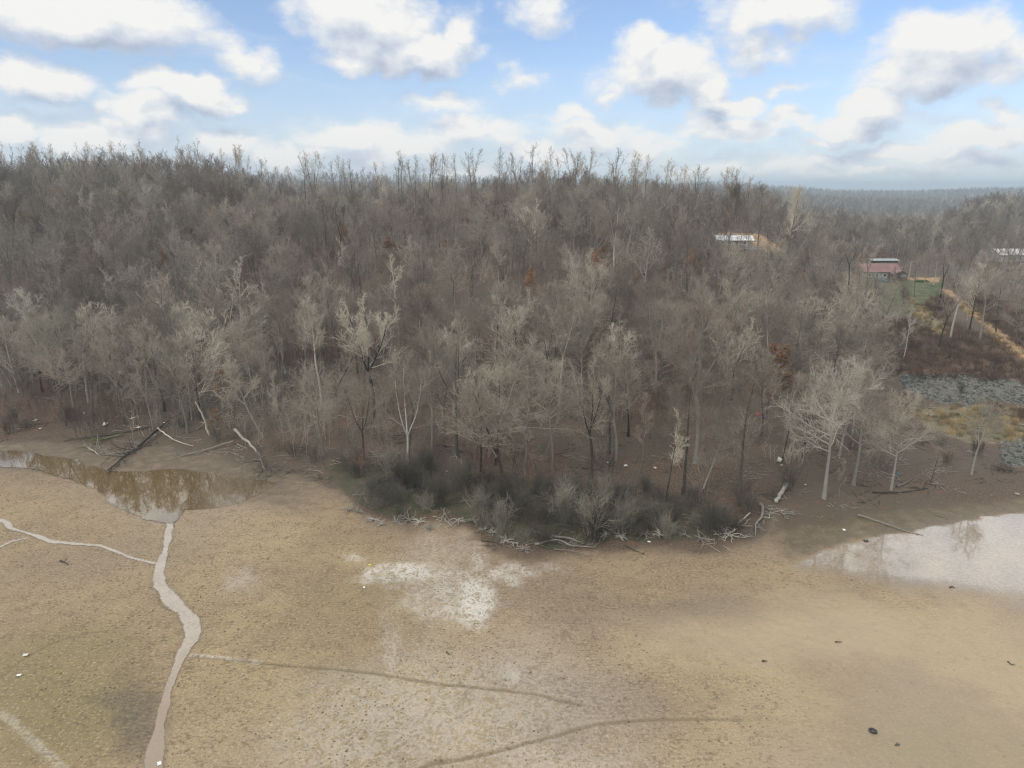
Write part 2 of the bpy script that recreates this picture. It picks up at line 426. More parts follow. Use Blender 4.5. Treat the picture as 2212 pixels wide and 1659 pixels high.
POOL = [(-500, 985), (0, 1008), (60, 1012), (130, 1030), (200, 1058), (240, 1088), (270, 1108), (310, 1122), (345, 1133), (375, 1135), (388, 1117), (396, 1100), (450, 1100), (520, 1092), (570, 1065),
        (600, 1042), (520, 1030), (440, 1018), (380, 1012), (310, 1018), (240, 1016), (150, 990), (60, 975), (-500, 955)]
pd = np.full_like(YY, -50.0); pd[near] = polydist(XX[near], YY[near], W(POOL))
pool = sstep(pd + (nz - .5) * 1.6, -.25, .5)
pool_soft = 1 - sstep(PX, 385, 470)           # the right arm of the pool is only a film over mud
WET = [(1690, 1235), (1740, 1203), (1790, 1182), (1860, 1162), (1960, 1147), (2060, 1130), (2150, 1112), (2230, 1104), (2700, 1080), (2900, 1560), (2500, 1490), (2212, 1420), (2060, 1365), (1960, 1310), (1860, 1275), (1760, 1250)]
wd = np.full_like(YY, -50.0); wd[near] = polydist(XX[near], YY[near], W(WET))
upper = sstep(PY, 1080, 1200)
lowedge = sstep(PY, 1215, 1300)
wet = sstep(wd + (nzb - .5) * (3 + 7 * lowedge) + (nz - .5) * 1.5, -.6 - 2 * lowedge, 4.5 + 17 * lowedge)
wet = np.maximum(wet, sstep(wd + (nz - .5) * 2.0, -.2, .8) * (1 - sstep(PY, 1190, 1260)))
# blotches, plus cloud sheen painted into the pale mask
def blob(X, Y, rx, ry, soft=.5, amp=.7, n=None):
    q = np.hypot((PX - X) / rx, (PY - Y) / ry) + ((nz if n is None else n) - .5) * amp * 2
    return 1 - sstep(q, 1 - soft, 1 + soft)
pale = np.maximum.reduce([blob(965, 1268, 66, 50, .95, 1.2) * .75, blob(866, 1236, 62, 13, .9, 1.8) * .95, blob(1032, 1265, 22, 56, .9, 1.3) * .8, blob(1085, 1238, 66, 16, .8, 1.6) * .7, blob(1025, 1290, 38, 52, .5, .5), blob(965, 1190, 70, 40, .8, .9) * .28,
                          blob(762, 1206, 26, 10, .5, 1.0) * .6, blob(1100, 1462, 48, 34, .8, .6) * .55, blob(845, 1420, 22, 90, .8, .5) * .35, blob(510, 1255, 34, 26, .8, .8) * .3,  # the two middle blobs paint cloud reflections on wet mud as pale colour
                          blob(1000, 1560, 300, 120, .9, .5, nzb) * .4, blob(760, 1620, 160, 90, .9, .5, nzb) * .35, blob(1180, 1650, 200, 70, .9, .5, nzb) * .35])
olive = np.maximum.reduce([blob(130, 1520, 200, 120, .7, .5, nzb) * 1.2, blob(170, 1400, 130, 45, .7, .5, nzb) * .9, blob(2080, 1620, 230, 60, .9, .5, nzb) * .7, blob(780, 1540, 300, 110, .9, .5, nzb) * .35,
                           blob(780, 1300, 160, 60, .9, .8, nzb) * .3])
dark = np.maximum.reduce([blob(290, 1540, 60, 75, .7, .7) * .75, blob(300, 1600, 30, 60, .7, .7) * .6, blob(1480, 1310, 230, 28, .8, .8, nzb) * .45, blob(1700, 1270, 120, 30, .9, .8, nzb) * .25,
                          blob(1330, 1510, 200, 60, .9, .8, nzb) * .3, blob(900, 1270, 200, 30, .9, .9) * .2, blob(1200, 1560, 90, 50, .9, .8) * .25, blob(1240, 1310, 120, 60, .9, .8) * .3])
line = np.zeros_like(YY)
dark = np.maximum(dark, ringm * .42)
def trail(pts, wm, amt, broken=0.0):
    dd, _ = segdist(XX[near] + (nz[near] - .5) * 1.1, YY[near] + (nzb[near] - .5) * .9, W(pts))
    v = (1 - sstep(dd, wm * .35, wm)) * amt
    if broken: v = v * sstep(vnoise(XX[near] * 2.2, YY[near] * 2.2, 77), broken - .1, broken + .15)
    line[near] = np.maximum(line[near], v)
trail([(415, 1415), (450, 1419), (560, 1430), (660, 1441), (760, 1449), (860, 1465), (940, 1480), (1010, 1486), (1100, 1493), (1170, 1504), (1250, 1523)], .3, .8)
trail([(560, 1432), (700, 1445), (840, 1461), (1000, 1486), (1120, 1496)], .14, 1.0)
trail([(900, 1665), (940, 1648), (1020, 1632), (1100, 1618), (1160, 1602), (1220, 1580), (1290, 1563), (1370, 1556), (1450, 1553), (1530, 1549), (1600, 1551)], .3, .85)
trail([(1600, 1551), (1650, 1548), (1700, 1560)], .6, .35, .4)
trail([(0, 1462), (25, 1440), (60, 1415), (110, 1388), (160, 1371), (230, 1362)], .22, .75)
trail([(230, 1362), (290, 1378), (330, 1388)], .3, .4, .4)
trail([(1105, 1490), (1135, 1462), (1165, 1432), (1195, 1402), (1225, 1362), (1250, 1330), (1275, 1285), (1300, 1262)], .34, .8, .52)
trail([(1100, 1495), (1000, 1545), (900, 1590), (800, 1650)], .3, .55, .58)
dd, _ = segdist(XX[near], YY[near], W([(-20, 1532), (25, 1555), (60, 1590), (110, 1635), (140, 1665)]))
pale[near] = np.maximum(pale[near], (1 - sstep(dd, .15, .6)) * .32)
dd, _ = segdist(XX[near], YY[near], W([(415, 1415), (480, 1421), (560, 1431)]))
pale[near] = np.maximum(pale[near], (1 - sstep(dd, .1, .45)) * .6)
# leaf litter spreading from the wood over the shore, dark bank mud, lawns, straw, dirt
litter = sstep(SS + (nzb - .5) * 5 + (nz - .5) * 3 + 2.5, -3.0, 3.5)
rightshore = sstep(PX, 1600, 1720)
litter = np.maximum(litter * (1 - .55 * rightshore * (1 - sstep(SS, 2, 9))), rightshore * .85 * sstep(SS + (nzb - .5) * 6, -10, -3))
damp = rightshore * (1 - sstep(PY + (nzb - .5) * 26 + (nz - .5) * 14 - np.interp(PX, [1600, 1740, 1860, 2060, 2212, 2600], [1165, 1196, 1158, 1128, 1106, 1075]), -14, 10))
litter = np.maximum(litter, damp * .42)
moss = np.maximum(rightshore * gx(SS + (nzc - .5) * 4, -2.5, 5) * .8, damp * .95)
moss = np.maximum(moss, (PX < 620) * gx(SS + (nzb - .5) * 3, -.5, 1.6) * .8)
bank = np.clip((1 - sstep(PX, 560, 760)) * sstep(SS + (nzb - .5) * 5, -19, -11) * (1 - sstep(SS, -2, 1.5)), 0, 1)
bank = np.maximum(bank, gx(SS + (nz - .5) * 2.5, -1.8, 2.2) * .6 * (1 - rightshore))
bank = np.maximum(bank, gx(-wd + (nz - .5) * 2.2, 1.0, 1.3) * (1 - sstep(PY, 1170, 1230)) * .9)
def gpoly(poly, soft=1.2, nn=None):
    m = inpoly(PXG + (nz - .5) * soft * 12, PYG + (nzb - .5) * soft * 6, poly)
    return m.astype(float)
lawn = np.maximum(gpoly([(1868, 606), (1950, 600), (2005, 618), (2010, 650), (1965, 676), (1915, 678), (1880, 655)]), gpoly([(1945, 598), (2040, 603), (2030, 640), (1990, 650)]) * .8)
lawn0 = lawn; lawn = np.maximum(lawn, gpoly([(1560, 540), (1720, 555), (1700, 566), (1600, 560)]) * .5)
straw = np.maximum.reduce([gpoly([(1945, 640), (1965, 640), (2000, 665), (2050, 700), (2030, 712), (1985, 690), (1950, 665)]),
                           gpoly([(1985, 700), (2050, 712), (2020, 735), (1975, 720)]) * .7,
                           gpoly([(2020, 690), (2060, 705), (2020, 720), (1990, 700)]) * .6,
                           gpoly([(1960, 880), (2080, 872), (2300, 880), (2300, 955), (2100, 958), (2010, 930)], 1.5) * .75,
                           gpoly([(1800, 585), (1870, 590), (1870, 625), (1820, 610)]) * .6])
dirt = np.maximum.reduce([gpoly([(1552, 503), (1640, 505), (1700, 545), (1600, 548)], .3), gpoly([(1955, 600), (2030, 600), (2030, 612), (1965, 606)], .3),
                          gpoly([(2035, 625), (2050, 625), (2110, 670), (2160, 712), (2260, 790), (2260, 806), (2190, 765), (2130, 708), (2080, 668)], .3)])
rusty = gpoly([(1940, 700), (2300, 760), (2300, 815), (1940, 815), (1850, 760)], 2) * .6
sheet_alpha = np.clip(pool * (.12 + .88 * pool_soft) + 0, 0, 1)

V = np.stack([XX, YY, ZZ], -1).reshape(-1, 3)
# small-scale relief of the mud
dimple = (fbm(XX * 1.6, YY * 1.6, 3, 41) - .5) * .10 * near * (1 - np.clip(stream + pool + wet, 0, 1)) * (1 - sstep(SS, 0, 3))
V[:, 2] += dimple.ravel() - (line * .08).ravel() - (np.clip(stream * .05 + pool * .10, 0, 1)).ravel()
ny, nx = YY.shape
idx = np.arange(ny * nx).reshape(ny, nx)
F = np.stack([idx[:-1, :-1], idx[:-1, 1:], idx[1:, 1:], idx[1:, :-1]], -1).reshape(-1, 4)
def add_cols(me, name, r, g_, b_, sel=None):
    c = np.stack([r, g_, b_, np.ones_like(r)], -1).reshape(-1, 4).astype(np.float32)
    if sel is not None: c = c[sel]
    at = me.color_attributes.new(name, 'FLOAT_COLOR', 'POINT'); at.data.foreach_set('color', c.ravel())

mg, t, b, out = new_mat('shore_and_forest_floor')
geo = t.n.new('ShaderNodeNewGeometry'); pos = geo.outputs['Position']
flatp = t.vec('MULTIPLY', pos, (1, 1, 0))
a1 = t.sep(t.attr('m1').outputs['Color']); a2 = t.sep(t.attr('m2').outputs['Color']); a3 = t.sep(t.attr('m3').outputs['Color']); a4 = t.sep(t.attr('m4').outputs['Color'])
a5 = t.sep(t.attr('m5').outputs['Color'])
n_f = t.noise(flatp, 3.3, 6, .65); n_m = t.noise(flatp, .55, 5, .6); n_l = t.noise(flatp, .07, 4, .55); n_xl = t.noise(flatp, .025, 3, .5)
n_s = t.noise(t.vec('MULTIPLY', flatp, (1.0, 1.7, 0)), 1.9, 5, .7)
# mud
mud = t.mix(t.ss(n_l, .38, .62), (.28, .205, .118), (.395, .29, .155))
mud = t.mix(t.ss(n_xl, .42, .62, 0, .8), mud, (.345, .265, .18))
mud = t.mix(t.math('MULTIPLY', a5[2], .65), mud, t.mix(n_l, (.215, .155, .10), (.275, .20, .13)))
mud = t.mix(t.math('MULTIPLY', a1[2], .85), mud, (.235, .19, .085))
speck = t.ss(t.math('ADD', n_s, t.math('MULTIPLY', t.math('SUBTRACT', n_m, .5), .5)), .53, .60)
smoothmud = t.math('SUBTRACT', 1.0, a4[1])
mud = t.mix(t.math('MULTIPLY', t.math('MULTIPLY', speck, .75), smoothmud), mud, (.165, .12, .07))
speck2 = t.ss(t.noise(t.vec('MULTIPLY', flatp, (1.2, 1, 0)), 4.2, 4, .7), .50, .58)
mud = t.mix(t.math('MULTIPLY', t.math('MULTIPLY', speck2, .55), smoothmud), mud, (.22, .165, .10))
dots = t.voro(flatp, 1.3)
dot = t.math('MULTIPLY', t.ss(dots.outputs['Distance'], .10, .2, 1.0, 0.0), t.ss(t.sep(dots.outputs['Color'])[0], .72, .76))
mud = t.mix(t.math('MULTIPLY', dot, .6), mud, (.10, .075, .05))
edge_ = t.voro(t.vec('ADD', flatp, t.vec('MULTIPLY', t.comb(n_m, n_s, 0.0), (2.2, 2.2, 0))), .8, 'DISTANCE_TO_EDGE')
crk = t.math('MULTIPLY', t.ss(edge_.outputs['Distance'], .02, .09, 1.0, 0.0), t.math('MULTIPLY', t.ss(n_m, .46, .6), smoothmud))
mud = t.mix(t.math('MULTIPLY', crk, .14), mud, (.17, .125, .07))
lite = t.ss(n_f, .52, .66)
mud = t.mix(t.math('MULTIPLY', lite, t.math('MULTIPLY_ADD', smoothmud, .4, .08)), mud, (.56, .455, .30))
rdg = t.math('ABSOLUTE', t.math('MULTIPLY_ADD', t.noise(t.vec('MULTIPLY', flatp, (1.25, 1, 0)), .62, 6, .62, .8), 2.0, -1.0))
vein = t.ss(rdg, .02, .20, 1.0, 0.0)
pal_f = t.math('MULTIPLY', a1[0], t.math('MAXIMUM', t.math('MULTIPLY', vein, .95), t.ss(t.math('ADD', t.math('MULTIPLY', n_s, .6), t.math('MULTIPLY', n_f, .5)), .50, .62, .06, .8)))
mud = t.mix(pal_f, mud, (.64, .59, .51))
dk = t.math('MULTIPLY', a1[1], t.ss(n_s, .3, .6, .35, 1.0))
mud = t.mix(dk, mud, (.105, .085, .062))
mud = t.mix(t.math('MULTIPLY', a4[0], t.ss(n_f, .35, .6, .35, .95)), mud, (.17, .13, .072))
mud = t.mix(t.math('MULTIPLY', a2[2], t.ss(n_m, .3, .6, .55, 1.0)), mud, t.mix(n_m, (.125, .088, .052), (.08, .065, .045)))
mud = t.mix(t.math('MULTIPLY', a2[1], t.ss(n_m, .3, .65, .45, .9)), mud, t.mix(n_f, (.085, .072, .042), (.16, .13, .08)))
mud = t.mix(t.math('MULTIPLY', t.math('SUBTRACT', 1.0, smoothmud), .45), mud, (.365, .28, .19))
# forest floor
leaf = t.mix(t.ss(n_f, .35, .65), (.05, .035, .024), (.16, .108, .068))
leaf = t.mix(t.ss(n_xl, .4, .65), leaf, (.11, .085, .058))
leaf = t.mix(t.math('MULTIPLY', t.ss(n_m, .55, .7), .6), leaf, (.19, .105, .058))
lsp = t.ss(t.noise(flatp, 5, 4, .7), .58, .66)
leaf = t.mix(t.math('MULTIPLY', lsp, .75), leaf, (.26, .185, .13))
leaf = t.mix(t.math('MULTIPLY', a4[2], .6), leaf, (.16, .085, .05))
leaf = t.mix(t.math('MULTIPLY', a3[0], 1.0), leaf, t.mix(n_m, (.10, .13, .045), (.21, .21, .085)))
leaf = t.mix(t.math('MULTIPLY', a3[1], t.ss(n_m, .3, .6, .5, 1.0)), leaf, t.mix(n_f, (.17, .145, .085), (.27, .22, .125)))
leaf = t.mix(t.math('MULTIPLY', a3[2], 1.0), leaf, t.mix(n_m, (.34, .215, .12), (.50, .36, .23)))
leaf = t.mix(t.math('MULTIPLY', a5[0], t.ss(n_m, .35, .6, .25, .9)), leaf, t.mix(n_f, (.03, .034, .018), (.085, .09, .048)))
leaf = t.mix(a5[1], leaf, t.mix(n_f, (.09, .09, .075), (.20, .20, .17)))
colr = t.mix(t.ss(t.math('ADD', a2[0], t.math('MULTIPLY', t.math('SUBTRACT', t.math('ADD', n_s, n_f), 1.0), .9)), .2, .8), mud, leaf)
t.put(b.inputs['Base Color'], colr)
bm = t.n.new('ShaderNodeBump'); t.put(bm.inputs['Strength'], t.math('MULTIPLY_ADD', a4[1], -.62, .8)); bm.inputs['Distance'].default_value = .25
t.put(bm.inputs['Height'], t.math('ADD', t.math('MULTIPLY', n_s, -.5), t.math('MULTIPLY', n_f, .6))); t.l.new(bm.outputs[0], b.inputs['Normal'])
t.put(b.inputs['Roughness'], t.mix(a4[1], t.math('MULTIPLY_ADD', n_m, .3, .55), t.math('MULTIPLY_ADD', n_l, .5, .12)))
t.put(b.inputs['Specular IOR Level'], t.math('MULTIPLY_ADD', a4[1], .45, .25))

smooth_m = np.clip(np.maximum.reduce([wet, stream, pool, sstep(PX, 1350, 2000) * sstep(PY, 1280, 1360) * .65, blob(1800, 1370, 420, 90, .8, .5, nzb) * .8, bank * .35]), 0, 1)
one = np.ones_like(YY)
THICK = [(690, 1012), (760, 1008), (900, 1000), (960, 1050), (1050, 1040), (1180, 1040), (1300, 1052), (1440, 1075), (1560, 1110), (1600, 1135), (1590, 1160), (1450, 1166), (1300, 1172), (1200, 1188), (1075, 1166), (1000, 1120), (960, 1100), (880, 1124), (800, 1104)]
STONES = [[(1940, 807), (2010, 808), (2035, 807), (2133, 808), (2176, 820), (2212, 832), (2300, 850), (2300, 900), (2195, 870), (2133, 864), (2102, 873), (2064, 883), (2033, 870), (1964, 848), (1945, 830)], [(2161, 956), (2212, 948), (2280, 945), (2280, 1020), (2212, 1004), (2187, 1009), (2164, 996)]]
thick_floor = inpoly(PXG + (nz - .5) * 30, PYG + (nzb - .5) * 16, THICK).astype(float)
nearshore = np.clip(sstep(SS + (nzb - .5) * 12 + (nzc - .5) * 8, -26, -4) * (1 - .35 * sstep(PX, 1650, 1900)) + .6 * (1 - sstep(PX, 250, 620)) * (1 - sstep(PY, 1300, 1450)), 0, 1)
stony = np.maximum(*[inpoly(PXG + (nz - .5) * 14, PYG + (nz - .5) * 8, p) for p in STONES]).astype(float) * .8
me = mesh_from('ground', V, F, [mg], True)
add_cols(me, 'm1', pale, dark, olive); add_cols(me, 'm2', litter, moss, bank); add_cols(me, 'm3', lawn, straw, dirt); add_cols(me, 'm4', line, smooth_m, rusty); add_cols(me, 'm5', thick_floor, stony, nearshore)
tag(add_obj('ground', me), kind='structure')

# water sheets a few millimetres over the mud
def water_mat(name, body, rough, gain, ior, murk, soft=.75):
    m, t, b, out = new_mat(name)
    geo = t.n.new('ShaderNodeNewGeometry'); p = t.vec('MULTIPLY', geo.outputs['Position'], (1, 1, 0))
    at = t.sep(t.attr('edge').outputs['Color'])
    n = t.noise(p, .5, 4, .6); nf = t.noise(p, 3.0, 3, .6)
    t.put(b.inputs['Base Color'], t.mix(at[2], t.mix(t.ss(t.math('ADD', t.math('MULTIPLY', n, .5), t.math('MULTIPLY', nf, .5)), .35, .62), tuple(c * .78 for c in body), body), (.30, .225, .155)))
    b.inputs['Roughness'].default_value = .9; b.inputs['Specular IOR Level'].default_value = 0
    gl = t.n.new('ShaderNodeBsdfGlossy'); gl.inputs['Roughness'].default_value = rough
    gl.inputs['Color'].default_value = (1, .955, .89, 1)
    bp = t.n.new('ShaderNodeBump'); bp.inputs['Strength'].default_value = .04; bp.inputs['Distance'].default_value = .05
    t.put(bp.inputs['Height'], t.noise(p, 1.8, 3, .5)); t.l.new(bp.outputs[0], gl.inputs['Normal'])
    fr = t.n.new('ShaderNodeFresnel'); fr.inputs['IOR'].default_value = ior
    f = t.math('MULTIPLY', fr.outputs[0], gain, clamp=True)
    mx = t.n.new('ShaderNodeMixShader'); t.put(mx.inputs[0], f); t.l.new(b.outputs[0], mx.inputs[1]); t.l.new(gl.outputs[0], mx.inputs[2])
    tr = t.n.new('ShaderNodeBsdfTransparent')
    al = t.ss(t.math('ADD', at[0], t.math('MULTIPLY', t.math('SUBTRACT', nf, .5), murk)), .1, soft)
    al = t.math('MULTIPLY', al, at[1])
    mx2 = t.n.new('ShaderNodeMixShader'); t.put(mx2.inputs[0], al); t.l.new(tr.outputs[0], mx2.inputs[1]); t.l.new(mx.outputs[0], mx2.inputs[2])
    t.l.new(mx2.outputs[0], out.inputs[0])
    return m
def sheet(name, mask, strength, mat, lift, zz=None):
    sel = mask > .02
    fs = sel.ravel()[F].any(1)
    f2 = F[fs]; used = np.unique(f2); mp = np.full(ny * nx, -1); mp[used] = np.arange(len(used))
    vv = np.stack([XX, YY, (ZZ * 0 if zz is None else zz) + lift], -1).reshape(-1, 3)[used]
    me = mesh_from(name, vv, mp[f2], [mat], True)
    add_cols(me, 'edge', mask, strength, zz if False else (brownish if name == 'stream_water' else mask * 0), used)
    return tag(add_obj(name, me), kind='structure')
one = np.ones_like(YY)
brownish = sstep(PY + (nzb - .5) * 120, 1390, 1560) * .85
sheet('pool_water', pool, .55 + .45 * pool_soft, water_mat('brown_pool_water', (.165, .11, .043), .010, 2.7, 1.33, .7, 1.1), .030)
sheet('stream_water', stream * (1 - pool * .9), one * .97, water_mat('silty_stream_water', (.43, .365, .29), .12, 1.6, 1.33, .9, 1.0), .036)
wa = np.clip(.25 + .75 * sstep(wd, 0, 9), 0, 1)
sheet('shallow_water', wet, one * .93 * (1 - .75 * sstep(PY, 1250, 1400)), water_mat('water_film_on_mud', (.42, .345, .265), .04, 3.3, 1.33, .8, 1.15), .042)
def land_mat(name, c1, c2):
    m, t, b, out = new_mat(name)
    geo = t.n.new('ShaderNodeNewGeometry'); p = t.vec('MULTIPLY', geo.outputs['Position'], (1, 1, 0))
    at = t.sep(t.attr('edge').outputs['Color']); n = t.noise(p, .35, 5, .6); nf = t.noise(p, 1.6, 5, .65)
    t.put(b.inputs['Base Color'], t.mix(t.ss(t.math('ADD', t.math('MULTIPLY', n, .6), t.math('MULTIPLY', nf, .4)), .4, .6), c1, c2))
    tr = t.n.new('ShaderNodeBsdfTransparent'); mx = t.n.new('ShaderNodeMixShader')
    t.put(mx.inputs[0], t.ss(t.math('ADD', at[0], t.math('MULTIPLY', t.math('SUBTRACT', nf, .5), 1.6)), .3, .8)); t.l.new(tr.outputs[0], mx.inputs[1]); t.l.new(b.outputs[0], mx.inputs[2]); t.l.new(mx.outputs[0], out.inputs[0])
    return m
def blur(m, k=2):
    for _ in range(k):
        m = (np.roll(m, 1, 0) + np.roll(m, -1, 0) + np.roll(m, 1, 1) + np.roll(m, -1, 1) + np.roll(m, 2, 1) + np.roll(m, -2, 1) + m) / 7
    return m
tag(sheet('lawn', blur(lawn), one, land_mat('lawn_grass', (.055, .07, .028), (.135, .135, .06)), .05, ZZ), kind='structure')
tag(sheet('dirt_track', blur(dirt, 3) * 1.15, one, land_mat('bare_dirt', (.25, .155, .08), (.40, .265, .145)), .09, ZZ), kind='structure')
# dark lower line of wet debris is part of the ground; a rear mudflat closes the land behind the viewer
mb = MB(); mb.add([(-4000, -4000, -.3), (4000, -4000, -.3), (4000, 14.2, -.3), (-4000, 14.2, -.3)], [(0, 1, 2, 3)])
tag(mb.build('mudflat', simple('plain_mud', (.38, .3, .2), .9, .2, .2, .05)), kind='structure')
print('ground', round(time.time() - T0, 1))

# ---------------------------------------------------------------- trees
def nrm(v): return v / (np.linalg.norm(v, axis=-1, keepdims=True) + 1e-9)
def grow(P0, D0, L, n, up, jit, rng):
    N = len(P0); P = np.zeros((N, n, 3)); P[:, 0] = P0; d = nrm(D0); st = (L / (n - 1))[:, None]
    for i in range(1, n):
        d = nrm(d + np.array([0, 0, up]) + rng.normal(0, jit, (N, 3)))
        P[:, i] = P[:, i - 1] + d * st
    return P
def spawn(P, r, cnt, t0, t1, ang, rng, L, lenf, n, up, jit, flatf=0.0):
    """children of every polyline; returns their points and starting radii"""
    N, m, _ = P.shape
    par = np.repeat(np.arange(N), cnt); kk = len(par)
    t = t0 + (t1 - t0) * (np.tile(np.arange(cnt), N) + rng.random(kk)) / cnt
    s = t * (m - 1); i = np.minimum(s.astype(int), m - 2); f = (s - i)[:, None]
    p = P[par, i] * (1 - f) + P[par, i + 1] * f
    T = nrm(P[par, i + 1] - P[par, i])
    rr = r[par, i] * (1 - f[:, 0]) + r[par, i + 1] * f[:, 0]
    q = rng.normal(0, 1, (kk, 3)); q = nrm(q - T * (q * T).sum(1, keepdims=True))
    a = ang(t, rng.random(kk))[:, None]
    d = T * np.cos(a) + q * np.sin(a)
    Lc = L[par] * lenf(t, rng.random(kk))
    return grow(p, d, Lc, n, up, jit, rng), rr, Lc
def taper(r0, n, end=.25): return r0[:, None] * np.linspace(1, end, n)[None]

def make_tree(seed, Ht=18., clear=.4, l1=14, lr=.34, a_lo=1.15, a_hi=.5, up1=.10, n2=8, n3=6, n4=3, tw=1.0, lean=0.0, leaders=1, fork=.35,
              jit=.06, leaves=0, leaf_size=.28, r0=None, drop_twigs=0.0, lf=True):
    rng = np.random.default_rng(seed)
    r0 = r0 or Ht * .0125
    parts = []                                     # (P, r, sides)
    # trunk with leaders
    d0 = np.array([[math.sin(lean), rng.normal(0, .02), math.cos(lean)]])
    nt = 12
    T = grow(np.zeros((1, 3)), d0, np.array([Ht * (.92 if leaders == 1 else fork)]), nt, .03, jit * .55, rng)
    rt = r0 * np.linspace(1, .16 if leaders == 1 else .72, nt)[None] ** 1.0
    rt[:, 0] *= 1.45; rt[:, 1] *= 1.08
    T[:, 0, 2] -= .5
    trunk = [(T, rt, 8)]
    if leaders > 1:
        p = np.repeat(T[:, -1], leaders, 0); an = np.arange(leaders) * 2 * math.pi / leaders + rng.random() * 6
        sp = rng.uniform(.22, .5, leaders)
        dd = np.stack([np.cos(an) * np.sin(sp), np.sin(an) * np.sin(sp), np.cos(sp)], 1)
        T2 = grow(p, dd, Ht * (1 - fork) * rng.uniform(.8, 1.02, leaders), 10, .07, jit * .7, rng)
        rl = r0 * .55 * np.linspace(1, .2, 10)[None] * np.ones((leaders, 1))
        trunk.append((T2, rl, 7)); main, rm = T2, rl; t0 = .12
        Lm = np.full(leaders, Ht * (1 - fork) * 1.1)
    else:
        main, rm = T, rt; t0 = clear; Lm = np.array([Ht])
    ang1 = lambda t, u: (a_lo + (a_hi - a_lo) * ((t - t0) / (1 - t0))) * (.8 + .4 * u)
    shp = lambda t, u: lr * (1.0 - .62 * ((t - t0) / (1 - t0)) ** 1.3) * (.7 + .5 * u)
    per = max(2, l1 // leaders)
    P1, s1, L1 = spawn(main, rm, per, t0, .99, ang1, rng, Lm, shp, 7, up1, jit * 1.6)
    r1 = taper(np.maximum(s1 * .5, .045), 7, .25)
    P2, s2, L2 = spawn(P1, r1, n2, .18, .99, lambda t, u: .45 + .45 * u, rng, L1, lambda t, u: (.52 - .2 * t) * (.6 + .7 * u), 5, up1 * .8, jit * 2.2)
    r2 = taper(np.clip(s2 * .6, .026, .045) * (.5 + .5 * tw), 5, .35)
    crown = [(P1, r1, 5), (P2, r2, 4)]
    P3, s3, L3 = spawn(P2, r2, n3, .1, .99, lambda t, u: .4 + .5 * u, rng, L2, lambda t, u: (.6 - .2 * t) * (.6 + .8 * u), 4, up1 * .7, jit * 2.8)
    r3 = taper(np.full(len(P3), .023 * tw), 4, .45)
    crown.append((P3, r3, 3))
    tips = P3
    if n4:
        P4, s4, L4 = spawn(P3, r3, n4, .15, 1.0, lambda t, u: .4 + .5 * u, rng, L3, lambda t, u: (.75 - .2 * t) * (.6 + .8 * u), 3, up1 * .6, jit * 3)
        r4 = taper(np.full(len(P4), .0125 * tw), 3, .45)
        crown.append((P4, r4, 3)); tips = P4
    res = dict(trunk=join_tubes(trunk), crown=join_tubes(crown))
    if leaves:
        k = rng.integers(0, len(tips), leaves); j = rng.integers(1, tips.shape[1], leaves)
        c = tips[k, j] + rng.normal(0, .15, (leaves, 3))
        u = nrm(rng.normal(0, 1, (leaves, 3))); v = nrm(np.cross(u, rng.normal(0, 1, (leaves, 3))))
        s = leaf_size * rng.uniform(.5, 1.2, (leaves, 1))
        VV = np.stack([c - u * s * .5, c + v * s * .35, c + u * s * .5, c - v * s * .35], 1).reshape(-1, 3)
        res['leaf'] = (VV, np.arange(leaves * 4).reshape(-1, 4))
    return res
def join_tubes(lst):
    V, Fq, o = [], [], 0
    for P, r, k in lst:
        v, f = tubes(P, r, k); V.append(v); Fq.append(f + o); o += len(v)
    return np.concatenate(V), np.concatenate(Fq)
def both(parts):
    V, F_, fm, o = [], [], [], 0
    for i, (v, f) in enumerate(parts): V.append(v); F_.append(f + o); fm.append(np.full(len(f), i)); o += len(v)
    return np.concatenate(V), np.concatenate(F_), np.concatenate(fm)

